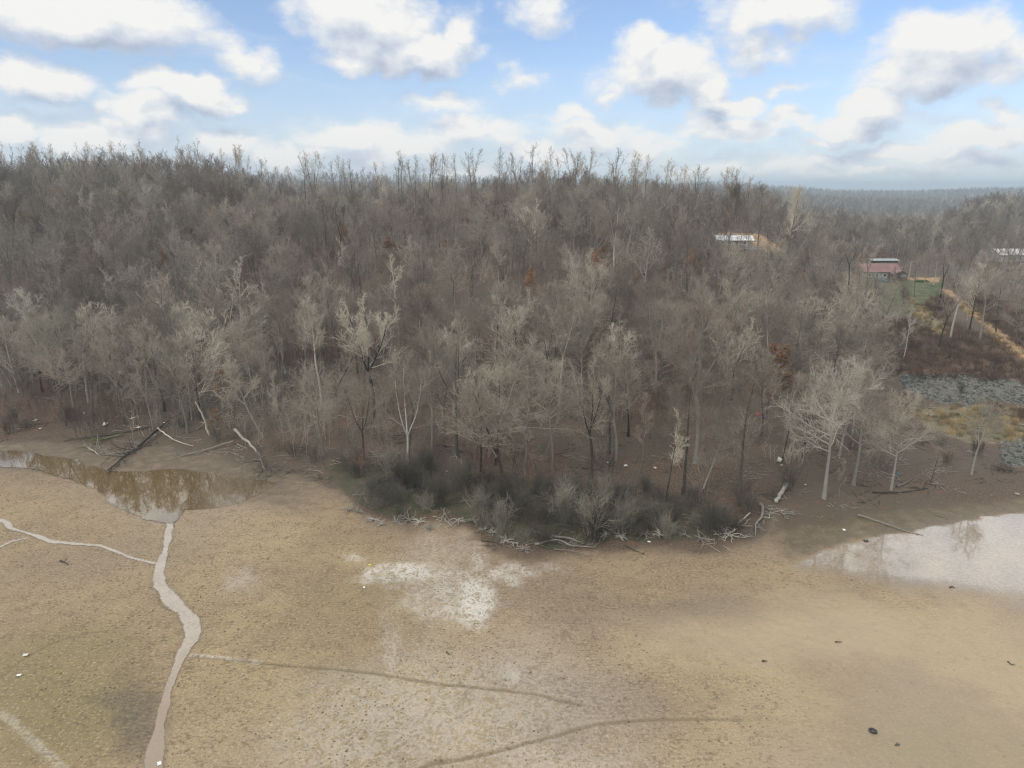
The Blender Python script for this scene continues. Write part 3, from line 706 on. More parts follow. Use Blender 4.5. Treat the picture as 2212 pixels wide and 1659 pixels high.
# detailed kinds, used for the trees standing as objects
KINDS = {
    'broad':   [dict(Ht=17, clear=.30, l1=17, lr=.50, a_lo=1.2, a_hi=.5), dict(Ht=18, clear=.36, l1=16, lr=.50, a_lo=1.1, a_hi=.4, leaders=3, fork=.36), dict(Ht=15, clear=.25, l1=18, lr=.52, a_lo=1.25, a_hi=.5, jit=.08), dict(Ht=18, clear=.3, l1=16, lr=.48, leaders=2, fork=.42, jit=.08)],
    'tall':    [dict(Ht=22, clear=.45, l1=15, lr=.32, a_lo=.95, a_hi=.4), dict(Ht=21, clear=.42, l1=16, lr=.36, a_lo=.9, a_hi=.35, leaders=2, fork=.5), dict(Ht=23, clear=.5, l1=14, lr=.3, a_lo=1.0, a_hi=.4, jit=.07), dict(Ht=20, clear=.35, l1=16, lr=.36, a_lo=.8, a_hi=.3)],
    'oak':     [dict(Ht=20, clear=.38, l1=20, lr=.46, a_lo=1.35, a_hi=.45, up1=.05, r0=.28, n4=4), dict(Ht=20, clear=.4, l1=21, lr=.46, a_lo=1.0, a_hi=.4, up1=.12, leaders=3, fork=.42, r0=.29, n4=4), dict(Ht=19, clear=.34, l1=22, lr=.5, a_lo=1.3, a_hi=.55, up1=.01, r0=.27, jit=.09, n4=4)],
    'slim':    [dict(Ht=15, clear=.35, l1=13, lr=.2, a_lo=.9, a_hi=.4, n3=5, r0=.12), dict(Ht=13, clear=.3, l1=12, lr=.24, a_lo=.8, a_hi=.4, n3=5, r0=.10, jit=.09)],
    'crest':   [dict(Ht=21, clear=.38, l1=8, lr=.36, a_lo=.7, a_hi=.25, up1=.14, n2=5, n3=4, n4=2, jit=.07, r0=.2, tw=1.5), dict(Ht=22, clear=.3, l1=10, lr=.4, a_lo=.5, a_hi=.25, up1=.10, leaders=3, fork=.3, n2=5, n3=4, n4=2, jit=.06, r0=.22, tw=1.5),
                dict(Ht=19, clear=.35, l1=8, lr=.32, a_lo=.8, a_hi=.3, up1=.15, n2=4, n3=4, n4=2, jit=.10, r0=.17, tw=1.5), dict(Ht=24, clear=.45, l1=8, lr=.3, a_lo=.5, a_hi=.2, n2=5, n3=3, n4=2, jit=.05, r0=.19, tw=1.5),
                dict(Ht=20, clear=.3, l1=9, lr=.4, a_lo=.6, a_hi=.3, leaders=2, fork=.25, n2=5, n3=4, n4=2, jit=.08, r0=.2, tw=1.5)],
    'leaning': [dict(Ht=15, clear=.45, l1=10, lr=.3, lean=.42, jit=.09, up1=.16), dict(Ht=14, clear=.3, l1=11, lr=.34, lean=.3, jit=.12, up1=.14)],
    'rust':    [dict(Ht=11, clear=.22, l1=14, lr=.36, a_lo=1.3, a_hi=.6, n2=7, n3=5, n4=3, leaves=2600, leaf_size=.26), dict(Ht=8, clear=.15, l1=13, lr=.4, a_lo=1.3, a_hi=.6, n2=6, n3=5, n4=3, leaves=1800, leaf_size=.26)],
}
PROTO = {}
seed = 10
for kd, lst in KINDS.items():
    for i, p in enumerate(lst):
        seed += 1; tr = make_tree(seed, **p)
        tm, cm = {'crest': ('sky_trunk', 'sky_twig')}.get(kd, ('trunk', 'twig'))
        me_t = mesh_from('trunk', *tr['trunk'], [M[tm]], True)
        if 'leaf' in tr:
            v, f, fm = both([tr['crown'], tr['leaf']]); me_c = mesh_from('crown', v, f, [M[cm], M['rust_leaf']], False, fm)
        else: me_c = mesh_from('crown', *tr['crown'], [M[cm]], False)
        PROTO.setdefault(kd, []).append((me_t, me_c, p['Ht']))
print('protos', round(time.time() - T0, 1), sum(len(p[1].polygons) for l in PROTO.values() for p in l))

rnd = random.Random(4)
TREES = []
def place_tree(kind, x, y, h, name='bare_tree', var=None, look=None, rz=None, label=None, cat='tree', group=None, z=None):
    L = PROTO[kind]; mt, mc, Ht = L[rnd.randrange(len(L)) if var is None else var % len(L)]
    s = h / Ht
    z = float(H(x, y)) if z is None else z
    t_ = thing(name, label, cat, (x, y, z), rnd.random() * 6.28 if rz is None else rz, group)
    t_.scale = (s * rnd.uniform(.92, 1.08), s * rnd.uniform(.92, 1.08), s)
    for nm, me_ in (('trunk', mt), ('crown', mc)):
        o = add_obj(nm, me_, t_)
        if look:
            mm = look if isinstance(look, str) else look[0 if nm == 'trunk' else 1]
            o.material_slots[0].link = 'OBJECT'; o.material_slots[0].material = M[mm]
    TREES.append((x, y)); return t_
def hgt(X, Yb, Yt):
    """height of something whose foot and top stand at these rows"""
    x, y, z = ground(X, Yb); dx, dy, dz = ray(X, Yt); tt = y / dy
    return x, y, z, CAM_H + dz * tt - z

DK = ('trunk_dark', 'twig'); PL = ('trunk_pale', 'twig_pale'); LG = ('trunk_pale', 'twig')
# trees one can point at: kind, foot X, foot Y, top Y, bark, label
HAND = [
 ('oak', 1780, 1078, 792, PL, 'tall pale grey bare tree standing at the edge of the mud beside the shallow water'),
 ('oak', 1843, 1049, 800, LG, 'pale bare tree with a wide crown just behind the tall shoreline tree'),
 ('oak', 1925, 1059, 855, LG, 'thick pale trunk nearest the meadow, with drooping branches'),
 ('slim', 1865, 1070, 985, None, 'thin young bare tree between the two big pale shoreline trees'),
 ('slim', 1812, 1080, 990, None, 'small thin tree close beside the tall pale shoreline tree'),
 ('slim', 2010, 1044, 965, DK, 'small dark bushy tree on the leaf litter before the stony bank'),
 ('oak', 2098, 1028, 870, LG, 'low spreading bare tree in front of the tan meadow'),
 ('slim', 1690, 995, 820, DK, 'straight blackish trunk beside the white bucket'),
 ('tall', 1645, 942, 750, DK, 'dark trunk beside the red and blue tubs'),
 ('oak', 1502, 1000, 640, LG, 'biggest pale multi-stemmed tree rising behind the willow thicket'),
 ('leaning', 1518, 1058, 905, PL, 'arching whitish tree bending over the brush by the big pale tree'),
 ('oak', 1277, 1035, 800, DK, 'tree with black trunk and drooping pale branches behind the willows'),
 ('oak', 1134, 1018, 765, LG, 'tall straight pale tree with yellowish crown above the green thicket'),
 ('tall', 1194, 1022, 765, None, 'tall twin-topped tree next to the straight pale one above the thicket'),
 ('leaning', 1087, 1022, 800, DK, 'dark tree leaning over, with its foot in the leaf litter above the thicket'),
 ('broad', 1070, 1005, 800, DK, 'bare tree with black foot behind the dark leaning tree'),
 ('broad', 1039, 1019, 820, DK, 'dark-footed bare tree above the gap in the shore brush'),
 ('slim', 1025, 1010, 860, None, 'slender bare tree beside the dark-footed tree above the gap'),
 ('oak', 934, 974, 733, LG, 'broad round-crowned yellowish bare tree in the front of the wood'),
 ('leaning', 1160, 1019, 900, None, 'small leaning bare tree below the tall straight pale one'),
 ('broad', 787, 994, 820, DK, 'dark leaning tree with drooping twigs at the start of the thicket'),
 ('oak', 700, 985, 800, None, 'wide grey bare tree drooping towards the fallen tree'),
 ('tall', 1357, 945, 760, DK, 'bare tree with a dark ivy-covered trunk behind the black-trunked tree'),
 ('tall', 1404, 949, 770, None, 'bare tree beside the ivy-covered one at the front of the wood'),
 ('slim', 1384, 1025, 850, None, 'slender tree standing in the shade behind the willows'),
 ('leaning', 303, 897, 745, DK, 'dark trunk leaning over the litter near the muddy pool'),
 ('leaning', 353, 872, 690, LG, 'long grey leaning tree with arched limbs above the muddy pool'),
 ('slim', 613, 957, 800, None, 'thin tree by the root end of the big fallen tree'),
 ('tall', 593, 925, 720, None, 'leaning grey tree behind the big fallen tree'),
 ('broad', 143, 919, 760, None, 'bushy bare tree behind the green mossy bank'),
 ('broad', 92, 801, 625, PL, 'whitish forked tree at the edge of the photo on the lower slope'),
 ('leaning', 27, 838, 720, PL, 'small whitish leaning tree below the forked whitish one'),
 ('broad', 842, 515, 425, PL, 'solitary pale tree with fan-shaped crown high on the slope'),
 ('tall', 1080, 655, 512, LG, 'narrow lichen-pale tree in the middle of the slope'),
 ('broad', 847, 657, 545, LG, 'pale wide-forking tree in the middle of the slope'),
 ('tall', 1289, 615, 435, LG, 'tall straight pale trunk with high crown, first of a row of three'),
 ('tall', 1325, 618, 430, LG, 'tall straight pale trunk with high crown, last of a row of three'),
 ('tall', 1240, 585, 445, LG, 'straight pale trunk with high crown beside the rust-coloured tree'),
 ('broad', 1357, 755, 625, LG, 'pale bare tree with upswept fan of branches on the lower slope'),
 ('broad', 1210, 650, 545, None, 'round soft-crowned tree below the tall straight trunks'),
 ('broad', 980, 640, 560, None, 'small pale round-topped tree beside the reddish patch on the slope'),
 ('broad', 480, 690, 520, LG, 'big pale yellowish crown on the left part of the slope'),
 ('broad', 420, 700, 530, LG, 'pale crown just beside the big yellowish one on the slope'),
 ('tall', 560, 800, 610, None, 'upswept grey tree on the slope above the fallen trees'),
 ('broad', 660, 850, 660, None, 'grey fan-crowned tree on the lower slope above the fallen tree'),
 ('tall', 2053, 731, 560, PL, 'thickest pale trunk on the slope below the dirt track'),
 ('tall', 2093, 721, 570, DK, 'dark trunk just beyond the thickest pale one below the dirt track'),
 ('tall', 2115, 738, 575, LG, 'slender pale trunk close to the dirt track'),
 ('tall', 2028, 750, 620, DK, 'leaning dark trunk below the lawn and tan grass'),
 ('slim', 1951, 778, 660, PL, 'thin whitish trunk above the stony bank'),
 ('broad', 1908, 757, 610, DK, 'dark forked tree in front of the green lawn'),
 ('tall', 2028, 658, 540, DK, 'dark trunk at the edge of the lawn near the brambles'),
 ('tall', 1995, 625, 540, LG, 'grey trunk on the lawn beside the grassy mound'),
 ('tall', 2017, 616, 530, LG, 'grey trunk by the dirt yard beyond the lawn'),
 ('tall', 1832, 631, 510, DK, 'large dark-trunked tree to the side of the red-roofed house'),
 ('tall', 1790, 628, 520, DK, 'dark slanting trunk near the small white trailer'),
 ('tall', 1800, 640, 540, DK, 'second dark slanting trunk near the small white trailer'),
 ('slim', 1855, 620, 545, DK, 'thin dark trunk before the red-roofed house'),
 ('broad', 1872, 690, 600, DK, 'crooked dark tree below the barrel on the lawn'),
 ('slim', 2145, 663, 600, PL, 'thin whitish trunk beyond the dirt track'),
 ('tall', 1740, 640, 480, None, 'tall grey tree with spreading top between the two houses'),
 ('tall', 1632, 590, 400, None, 'tall tree with a high vase-shaped crown before the white-roofed house'),
 ('tall', 1567, 575, 395, None, 'tall double-topped tree beside the white-roofed house'),
 ('tall', 1700, 560, 400, None, 'tall twiggy tree standing against the hazy valley'),
 ('oak', 1650, 870, 665, LG, 'pale fan-crowned tree beside the orange-leaved one on the lower slope'),
 ('slim', 1975, 642, 560, DK, 'thin dark tree at the middle of the lawn edge'),
 ('tall', 2062, 668, 555, None, 'grey tree beside the upper dirt track'),
 ('slim', 2088, 694, 600, LG, 'slim pale tree between the track and the dark trunk'),
 ('tall', 2150, 722, 590, DK, 'dark tree on the scrubby slope beyond the track'),
 ('broad', 2192, 742, 630, None, 'grey spreading tree by the track at the edge of the photo'),
 ('broad', 1935, 705, 615, None, 'bare tree under the tan grass strip'),
 ('tall', 1888, 725, 585, None, 'tall grey tree with its foot in brambles below the lawn'),
 ('slim', 2130, 650, 570, None, 'slender tree behind the dirt track near the thin whitish trunk'),
 ('broad', 2178, 662, 570, None, 'round-crowned tree in front of the barn'),
 ('tall', 1845, 705, 570, None, 'tall grey tree downhill from the large dark-trunked one'),
 ('slim', 1922, 644, 575, None, 'thin tree on the lawn right under the porch'),
 ('tall', 1868, 640, 525, None, 'tall twiggy tree screening the gable end of the red-roofed house'),
 ('broad', 1560, 790, 620, None, 'grey round-crowned tree up the slope from the orange-leaved one'),
 ('leaning', 1800, 860, 690, PL, 'bleached half-dead tree leaning over the lower slope near the stony bank'),
]
for kd, X, Yb, Yt, look, lab in HAND:
    x, y, z, h = hgt(X, Yb, Yt)
    place_tree(kd, x, y, min(max(h, 4), 32), look=look, label=lab, group='bare trees on the wooded hillside',
               rz=(3.14 + rnd.uniform(-.4, .4)) if kd == 'leaning' and X not in (1518, 1925, 1800) else (rnd.uniform(-.4, .4) if kd == 'leaning' else None))

RUST = [(1655, 905, 700, 'orange-leaved tree half hidden behind pale branches near the red and blue tubs'), (1295, 600, 535, 'rust-leaved tree under the tall straight trunks'), (925, 745, 630, 'dark rust-brown leafy tree in the middle of the slope'),
        (135, 470, 400, 'small orange-leaved tree near the hill crest'), (290, 480, 430, 'small rust-leaved tree below the hill crest'), (600, 545, 465, 'reddish leafy tree on the upper slope'), (460, 530, 450, 'reddish-brown leafy tree beside the pale crown on the upper slope'),
        (850, 620, 520, 'brownish leafy tree below the solitary pale tree'), (960, 560, 520, 'small rust-topped tree in the middle of the upper slope'), (480, 880, 800, 'low orange-brown leafy tree near the shore litter'),
        (470, 940, 885, 'brown-leaved bush-like tree by the dead snag'), (1210, 560, 520, 'small orange-topped tree beside the soft round crown'), (1340, 520, 460, 'reddish leafy tree on the upper slope near the crest'), (1020, 480, 425, 'reddish leafy tree just below the crest'),
        (200, 620, 540, 'rust-brown leafy tree on the left slope'), (700, 700, 620, 'dull rust leafy tree left of the valley fold')]
for X, Yb, Yt, lab in RUST:
    x, y, z, h = hgt(X, Yb, Yt)
    place_tree('rust', x, y, min(max(h, 5), 14), 'rust_leaved_tree', label=lab, group='leafy rust-coloured trees on the slope')

# --- the random wood
CLEAR = [[(1862, 590), (1960, 586), (2045, 602), (2075, 650), (2130, 690), (2260, 780), (2260, 960), (2120, 1060), (1700, 1140), (1600, 1170), (1700, 1066), (1985, 1010), (1950, 880), (1940, 820), (1860, 740), (1850, 660)],
         [(1545, 495), (1650, 500), (1690, 545), (1640, 575), (1550, 565)], [(2100, 620), (2300, 700), (2300, 960), (2120, 900)], [(1858, 583), (1965, 583), (1990, 640), (1860, 640)], [(1780, 590), (1870, 590), (1900, 700), (1800, 680)]]
THIN = [[(1640, 860), (1980, 860), (1990, 1070), (1640, 1070)], [(1700, 560), (2300, 560), (2300, 700), (2100, 680), (1700, 700)], [(1540, 540), (1720, 540), (1720, 620), (1540, 620)], [(1100, 900), (1700, 900), (1700, 1060), (1100, 1060)]]
rng = np.random.default_rng(77)
def scatter(x0, x1, y0, y1, sp, jitter=.48):
    gx_, gy_ = np.meshgrid(np.arange(x0, x1, sp), np.arange(y0, y1, sp))
    gx_ = gx_.ravel() + rng.uniform(-jitter, jitter, gx_.size) * sp; gy_ = gy_.ravel() + rng.uniform(-jitter, jitter, gy_.size) * sp
    return gx_, gy_
def wood(x, y, a_lim=.82, smin=5.0):
    a = x / y; s = y - np.interp(a, SH_A, SH_Y); z = H(x, y); X, Y = proj(x, y, z)
    ok = (np.abs(a) < a_lim) & (s > smin)
    for p in CLEAR + [[(q[0], q[1] + 22 * (q[1] < 1085)) for q in THICK]]: ok &= ~inpoly(X, Y, p)
    th = np.zeros(len(x), bool)
    for p in THIN: th |= inpoly(X, Y, p)
    ok &= ~(th & (rng.random(len(x)) < .5))
    ok &= ~((a > .55) & (s < 105)) 
    return ok, a, s, z, X, Y
x, y = scatter(-330, 330, 80, 420, 6.3)
ok, a, s, z, X, Y = wood(x, y)
gapn = fbm(x / 17, y / 17, 3, 91)
fold = np.exp(-((X - 985 - (Y - 620) * .1) / 75) ** 2) * sstep(Y, 440, 520) * (1 - sstep(Y, 800, 860))
ok &= (s < 300) & (rng.random(len(x)) < np.clip(.4 + sstep(gapn, .34, .5) * .6 - .45 * fold + .2 * (a < -.35), .1, .97))
hx = np.array([p[0] for p in TREES]); hy = np.array([p[1] for p in TREES])
for k in np.where(ok)[0]:
    if np.min(np.hypot(hx - x[k], hy - y[k])) < 3.4: ok[k] = False
x, y, a, s, z, X, Y = (q[ok] for q in (x, y, a, s, z, X, Y))
order = np.argsort(y)
# crest trees: against the sky
crest_m = (s > 232) & (s < 285) & (a < .42)
N_CREST, N_NEAR = 96, 120
inview = (X > -10) & (X < 2222)
cr = np.where(crest_m & inview)[0]; crs = []
for xt in np.linspace(2, 1690, N_CREST) + rng.uniform(-9, 9, N_CREST):
    c_ = [k for k in cr if k not in crs and abs(X[k] - xt) < 26]
    if c_: crs.append(c_[int(rng.integers(0, len(c_)))])
cr = np.array(crs)
nr = [k for k in order if inview[k] and k not in set(cr)][:N_NEAR]
def where(X, Y):
    return WHERE(X)
def WHERE(X):
    """words for the place on the slope"""
    L = [(230, 'above the pool'), (430, 'above the fallen trees'), (640, 'past the fallen trees'), (830, 'behind the first bushes'), (1020, 'behind the gap'),
         (1230, 'behind the thicket'), (1450, 'behind the willows'), (1640, 'behind dead branches'), (1800, 'by the orange-leaved tree'), (2000, 'below the house'), (9999, 'near the dirt track')]
    return next(w_ for lim, w_ in L if X < lim)
def band(Y): return 'at the front' if Y > 900 else 'low on the slope' if Y > 780 else 'partway up the slope' if Y > 640 else 'high on the slope'
SIZE = lambda h: 'tall' if h > 19.5 else 'medium-sized' if h > 15.5 else 'small'
LOOKW = {None: 'grey-brown', DK: 'dark-trunked', LG: 'pale-trunked'}
FORM = {'oak': 'wide-branching', 'broad': 'round-crowned', 'tall': 'narrow-crowned', 'slim': 'slender', 'crest': 'spindly', 'leaning': 'leaning', 'rust': 'rust-leaved'}
used = {}
def unique(lab):
    used[lab] = used.get(lab, 0) + 1; return lab
for k in nr:
    kd = rng.choice(['broad', 'tall', 'slim', 'leaning', 'oak'], p=[.42, .27, .15, .06, .10]); h = rng.uniform(.88, 1.2) * {'oak': 18.5, 'broad': 16, 'tall': 19, 'slim': 12.5, 'leaning': 14}[kd]
    lk = [None, DK, LG][rng.choice(3, p=[.55, .25, .2])]
    lab = f"{SIZE(h)} {LOOKW[lk]} {FORM[kd]} tree {band(Y[k])} {where(X[k], Y[k])}"
    place_tree(kd, x[k], y[k], h, look=lk, rz=(rng.choice([0, math.pi]) + rng.uniform(-.6, .6)) if kd == 'leaning' else None, label=' '.join(unique(lab).split()[:16]), group='bare trees on the wooded hillside')
for k in cr:
    h = rng.uniform(20, 26) if a[k] < -.35 else rng.uniform(18, 26.5) if a[k] < .2 else rng.uniform(18, 24)
    kd = 'crest'; lab = f"{SIZE(h)} spindly tree on the crest {where(X[k], Y[k])}"
    place_tree('crest', x[k], y[k], h, look=None, name='crest_tree', label=lab, group='bare trees along the hill crest')
print('individual trees', len(TREES), round(time.time() - T0, 1))

# --- everything behind: one mass of woodland, geometry-node copies of simpler trees
def far_proto(seed, **p):
    tr = make_tree(seed, **p)
    parts = [tr['trunk'], tr['crown']] + ([tr['leaf']] if 'leaf' in tr else [])
    v, f, fm = both(parts)
    me_ = mesh_from('woodland_tree', v, f, [M['trunk'], M['twig_far']] + ([M['rust_leaf']] if 'leaf' in tr else []), False, fm)
    return bpy.data.objects.new('woodland_tree', me_)
def scatter_object(name, pts, rot, scl, pid, protos, kind_tag='stuff', label=None, cat=None):
    me_ = bpy.data.meshes.new(name); me_.vertices.add(len(pts)); me_.vertices.foreach_set('co', np.asarray(pts, np.float32).ravel())
    for nm, ty, dat in (('rz', 'FLOAT', rot), ('scl', 'FLOAT', scl), ('pid', 'INT', pid)):
        at = me_.attributes.new(nm, ty, 'POINT'); at.data.foreach_set('value', np.asarray(dat, np.float32 if ty == 'FLOAT' else np.int32))
    o = add_obj(name, me_)
    tag(o, label, cat, None, kind_tag)
    ng = bpy.data.node_groups.new(name, 'GeometryNodeTree')
    ng.interface.new_socket('Geometry', in_out='INPUT', socket_type='NodeSocketGeometry')
    ng.interface.new_socket('Geometry', in_out='OUTPUT', socket_type='NodeSocketGeometry')
    n = ng.nodes; l = ng.links; gi_ = n.new('NodeGroupInput'); go_ = n.new('NodeGroupOutput')
    mp = n.new('GeometryNodeMeshToPoints'); l.new(gi_.outputs[0], mp.inputs[0])
    def na(nm, ty):
        q = n.new('GeometryNodeInputNamedAttribute'); q.data_type = ty; q.inputs[0].default_value = nm; return q.outputs[0]
    rz_, sc__, pi_ = na('rz', 'FLOAT'), na('scl', 'FLOAT'), na('pid', 'INT')
    cx = n.new('ShaderNodeCombineXYZ'); l.new(rz_, cx.inputs[2])
    e2r = n.new('FunctionNodeEulerToRotation'); l.new(cx.outputs[0], e2r.inputs[0])
    jn = n.new('GeometryNodeJoinGeometry')
    for i, po in enumerate(protos):
        ob = n.new('GeometryNodeObjectInfo'); ob.inputs[0].default_value = po; ob.transform_space = 'ORIGINAL'
        ob.inputs['As Instance'].default_value = True
        cmpn = n.new('FunctionNodeCompare'); cmpn.data_type = 'INT'; cmpn.operation = 'EQUAL'
        l.new(pi_, cmpn.inputs[2]); cmpn.inputs[3].default_value = i
        ip = n.new('GeometryNodeInstanceOnPoints')
        l.new(mp.outputs[0], ip.inputs['Points']); l.new(cmpn.outputs[0], ip.inputs['Selection']); l.new(ob.outputs['Geometry'], ip.inputs['Instance'])
        l.new(e2r.outputs[0], ip.inputs['Rotation']); l.new(sc__, ip.inputs['Scale'])
        l.new(ip.outputs[0], jn.inputs[0])
    l.new(jn.outputs[0], go_.inputs[0])
    md = o.modifiers.new('scatter', 'NODES'); md.node_group = ng
    return o
FP = [far_proto(101, Ht=17, clear=.3, l1=14, lr=.50, n2=7, n3=5, n4=2, tw=1.45), far_proto(102, Ht=16, clear=.3, l1=13, lr=.50, n2=7, n3=5, n4=2, tw=1.45, leaders=3, fork=.36),
      far_proto(103, Ht=20, clear=.42, l1=13, lr=.34, a_lo=.9, a_hi=.35, n2=7, n3=5, n4=2, tw=1.45), far_proto(104, Ht=19, clear=.4, l1=13, lr=.34, a_lo=.8, a_hi=.3, leaders=2, fork=.5, n2=7, n3=5, n4=2, tw=1.45),
      far_proto(105, Ht=14, clear=.35, l1=11, lr=.24, n2=6, n3=5, n4=3, tw=1.4, r0=.11), far_proto(106, Ht=9, clear=.2, l1=12, lr=.38, n2=6, n3=5, n4=2, tw=1.4, leaves=1500, leaf_size=.3),
      far_proto(107, Ht=17, clear=.28, l1=15, lr=.5, n2=7, n3=5, n4=2, tw=1.45, jit=.09), far_proto(108, Ht=19, clear=.4, l1=16, lr=.42, n2=7, n3=5, n4=2, tw=1.45, r0=.28), far_proto(109, Ht=13, clear=.2, l1=16, lr=.55, n2=7, n3=5, n4=2, tw=1.5, jit=.1), far_proto(110, Ht=22, clear=.5, l1=11, lr=.22, n2=6, n3=4, n4=2, tw=1.5)]
rest = np.ones(len(x), bool); rest[cr] = False; rest[nr] = False
bx, by, bz = x[rest], y[rest], z[rest]
# the wooded plateau towards the valley and the farther ridges, thinned with distance
x2, y2 = scatter(-500, 700, 360, 760, 7.5)
ok2, a2_, s2_, z2_, X2, Y2 = wood(x2, y2)
ok2 &= (s2_ >= 300) & ((a2_ > -.8) & (a2_ < .85))
ok2 &= ((a2_ > .12) | (rng.random(len(x2)) < .35))
x3, y3 = scatter(-900, 1300, 760, 1250, 12)
ok3 = (np.abs(x3 / y3) < .8)
px = np.concatenate([bx, x2[ok2], x3[ok3]]); py = np.concatenate([by, y2[ok2], y3[ok3]]); pz = H(px, py)
pid = rng.choice(10, len(px), p=[.15, .12, .12, .1, .1, .07, .11, .09, .07, .07])
scl = rng.uniform(.62, 1.14, len(px))
pa = px / py; ps = py - np.interp(pa, SH_A, SH_Y)
scl *= 1 - sstep(ps, 150, 205) * np.interp(pa, [-2, -.42, -.33, -.05, .02, .1, .25, .4, 2], [.0, .05, .42, .42, .22, .22, .38, .3, .1]) * (1 - sstep(ps, 330, 400))
scatter_object('woodland', np.stack([px, py, pz], 1), rng.uniform(0, 6.28, len(px)), scl, pid, FP)
print('woodland', len(px), round(time.time() - T0, 1))
# far ridge crowns: coarse small trees
FF = [far_proto(111, Ht=16, clear=.15, l1=12, lr=.45, n2=5, n3=4, n4=0, tw=5.0), far_proto(112, Ht=18, clear=.2, l1=12, lr=.4, n2=5, n3=4, n4=0, tw=5.0, leaders=2)]
yf = np.exp(rng.uniform(math.log(1250), math.log(4500), 20000)); af = np.where(rng.random(len(yf)) < .5, rng.uniform(.25, .8, len(yf)), rng.uniform(-.8, .8, len(yf))); xf = af * yf
zf = H(xf, yf); keep = (zf > np.where(yf < 2200, 8, 4)) | (rng.random(len(yf)) < .55); xf, yf, zf = xf[keep], yf[keep], zf[keep]
scatter_object('far_woods', np.stack([xf, yf, zf], 1), rng.uniform(0, 6.28, len(xf)), rng.uniform(.8, 1.5, len(xf)) * (1 + (yf - 1250) / 4500), rng.integers(0, 2, len(xf)), FF)

# --- undergrowth: saplings and brush, nobody could count them
def sapling(seed, n, h, spread, per, thick, mat, lean=.35):
    r_ = np.random.default_rng(seed)
    base = np.concatenate([r_.normal(0, spread, (n, 2)), np.full((n, 1), -.1)], 1)
    an = r_.uniform(0, 6.28, n); tl = np.abs(r_.normal(0, lean, n))
    dd = np.stack([np.cos(an) * np.sin(tl), np.sin(an) * np.sin(tl), np.cos(tl)], 1)
    L = h * r_.uniform(.55, 1.05, n)
    P = grow(base, dd, L, 6, .05, .09, r_); r = taper(np.full(n, thick), 6, .3)
    P2, s2, L2 = spawn(P, r, per, .25, .98, lambda t, u: .35 + .5 * u, r_, L, lambda t, u: .34 * (.6 + .7 * u), 4, .05, .16)
    r2 = taper(np.full(len(P2), thick * .55), 4, .4)
    P3, s3, L3 = spawn(P2, r2, 4, .2, 1, lambda t, u: .35 + .5 * u, r_, L2, lambda t, u: .5 * (.6 + .7 * u), 3, .04, .2)
    r3 = taper(np.full(len(P3), thick * .32), 3, .5)
    return join_tubes([(P, r, 4), (P2, r2, 3), (P3, r3, 3)])
BR = []
M['brush_red'] = bark('reddish_brush', [(0, (.15, .085, .065)), (.5, (.21, .125, .09)), (1, (.28, .18, .12))], .3)
M['brush_dark'] = bark('dark_purple_brush', [(0, (.07, .055, .055)), (1, (.14, .11, .10))], .3)
for i, (n_, h_, sp_) in enumerate(((6, 5.5, .8), (9, 3.6, 1.0), (4, 8.0, .9), (8, 5.0, 1.2), (9, 4.2, 1.2))):
    BR.append(bpy.data.objects.new('brush', mesh_from('brush', *sapling(200 + i, n_, h_, sp_, 8, .03, None, .22), [M[('twig_far', 'twig_far', 'twig_far', 'brush_red', 'brush_dark')[i]]])))
xb, yb = scatter(-260, 330, 80, 360, 4.2)
okb, ab, sb, zb, Xb, Yb = wood(xb, yb, .8, 3.0)
dens_b = fbm(xb / 16, yb / 16, 3, 55)
okb &= (dens_b > np.where((sb < 70) & (ab < .3), .27, .42)) & (sb < 260)
scatter_object('undergrowth', np.stack([xb[okb], yb[okb], zb[okb]], 1), rng.uniform(0, 6.28, okb.sum()), rng.uniform(.6, 1.3, okb.sum()), np.where((fbm(xb[okb] / 20, yb[okb] / 20, 2, 66) > .55), rng.integers(3, 5, okb.sum()), rng.integers(0, 3, okb.sum())), BR)
print('undergrowth', okb.sum(), round(time.time() - T0, 1))
#@@MORE@@
def at(X, Y): return ground(X, Y)
def pxm(X, Y):
    """metres covered by one photograph step at a place"""
    x, y, z = ground(X, Y); return (y * CP - (z - CAM_H) * SP) * K / FPX

# ---------------------------------------------------------------- shore shrubs
SH = {}
for i, (kd, n_, h_, sp_, per_, th_, ln_) in enumerate((('dense', 34, 3.2, .55, 9, .022, .55), ('dense', 28, 2.6, .7, 9, .02, .7), ('fan', 36, 5.2, .35, 8, .028, .42), ('fan', 28, 4.6, .4, 8, .026, .5), ('upright', 26, 4.2, .4, 7, .024, .16), ('mound', 48, 1.9, .7, 7, .016, .85))):
    SH.setdefault(kd, []).append(mesh_from('shrub', *sapling(300 + i, n_, h_, sp_, per_, th_, None, ln_), [M['willow']]))
M['willow_dark'] = bark('dark_brush_bark', [(0, (.06, .053, .043)), (.6, (.11, .095, .075)), (1, (.19, .165, .13))], .3)
M['willow_pale'] = bark('pale_willow_bark', [(0, (.24, .22, .17)), (1, (.38, .35, .28))], .3)
M['bramble'] = bark('bramble_stems', [(0, (.11, .07, .052)), (.5, (.155, .105, .075)), (1, (.22, .16, .11))], .3)
def shrub(kd, X, Y, sc_, mat, label, group='brush along the edge of the mud'):
    x, y, z = at(X, Y)
    o = add_obj('shrub', rnd.choice(SH[kd]), None, (x, y, z), rnd.random() * 6.28); o.scale = (sc_ * rnd.uniform(.9, 1.2), sc_ * rnd.uniform(.9, 1.2), sc_)
    o.material_slots[0].link = 'OBJECT'; o.material_slots[0].material = M[mat]
    return tag(o, label, 'shrub', group)
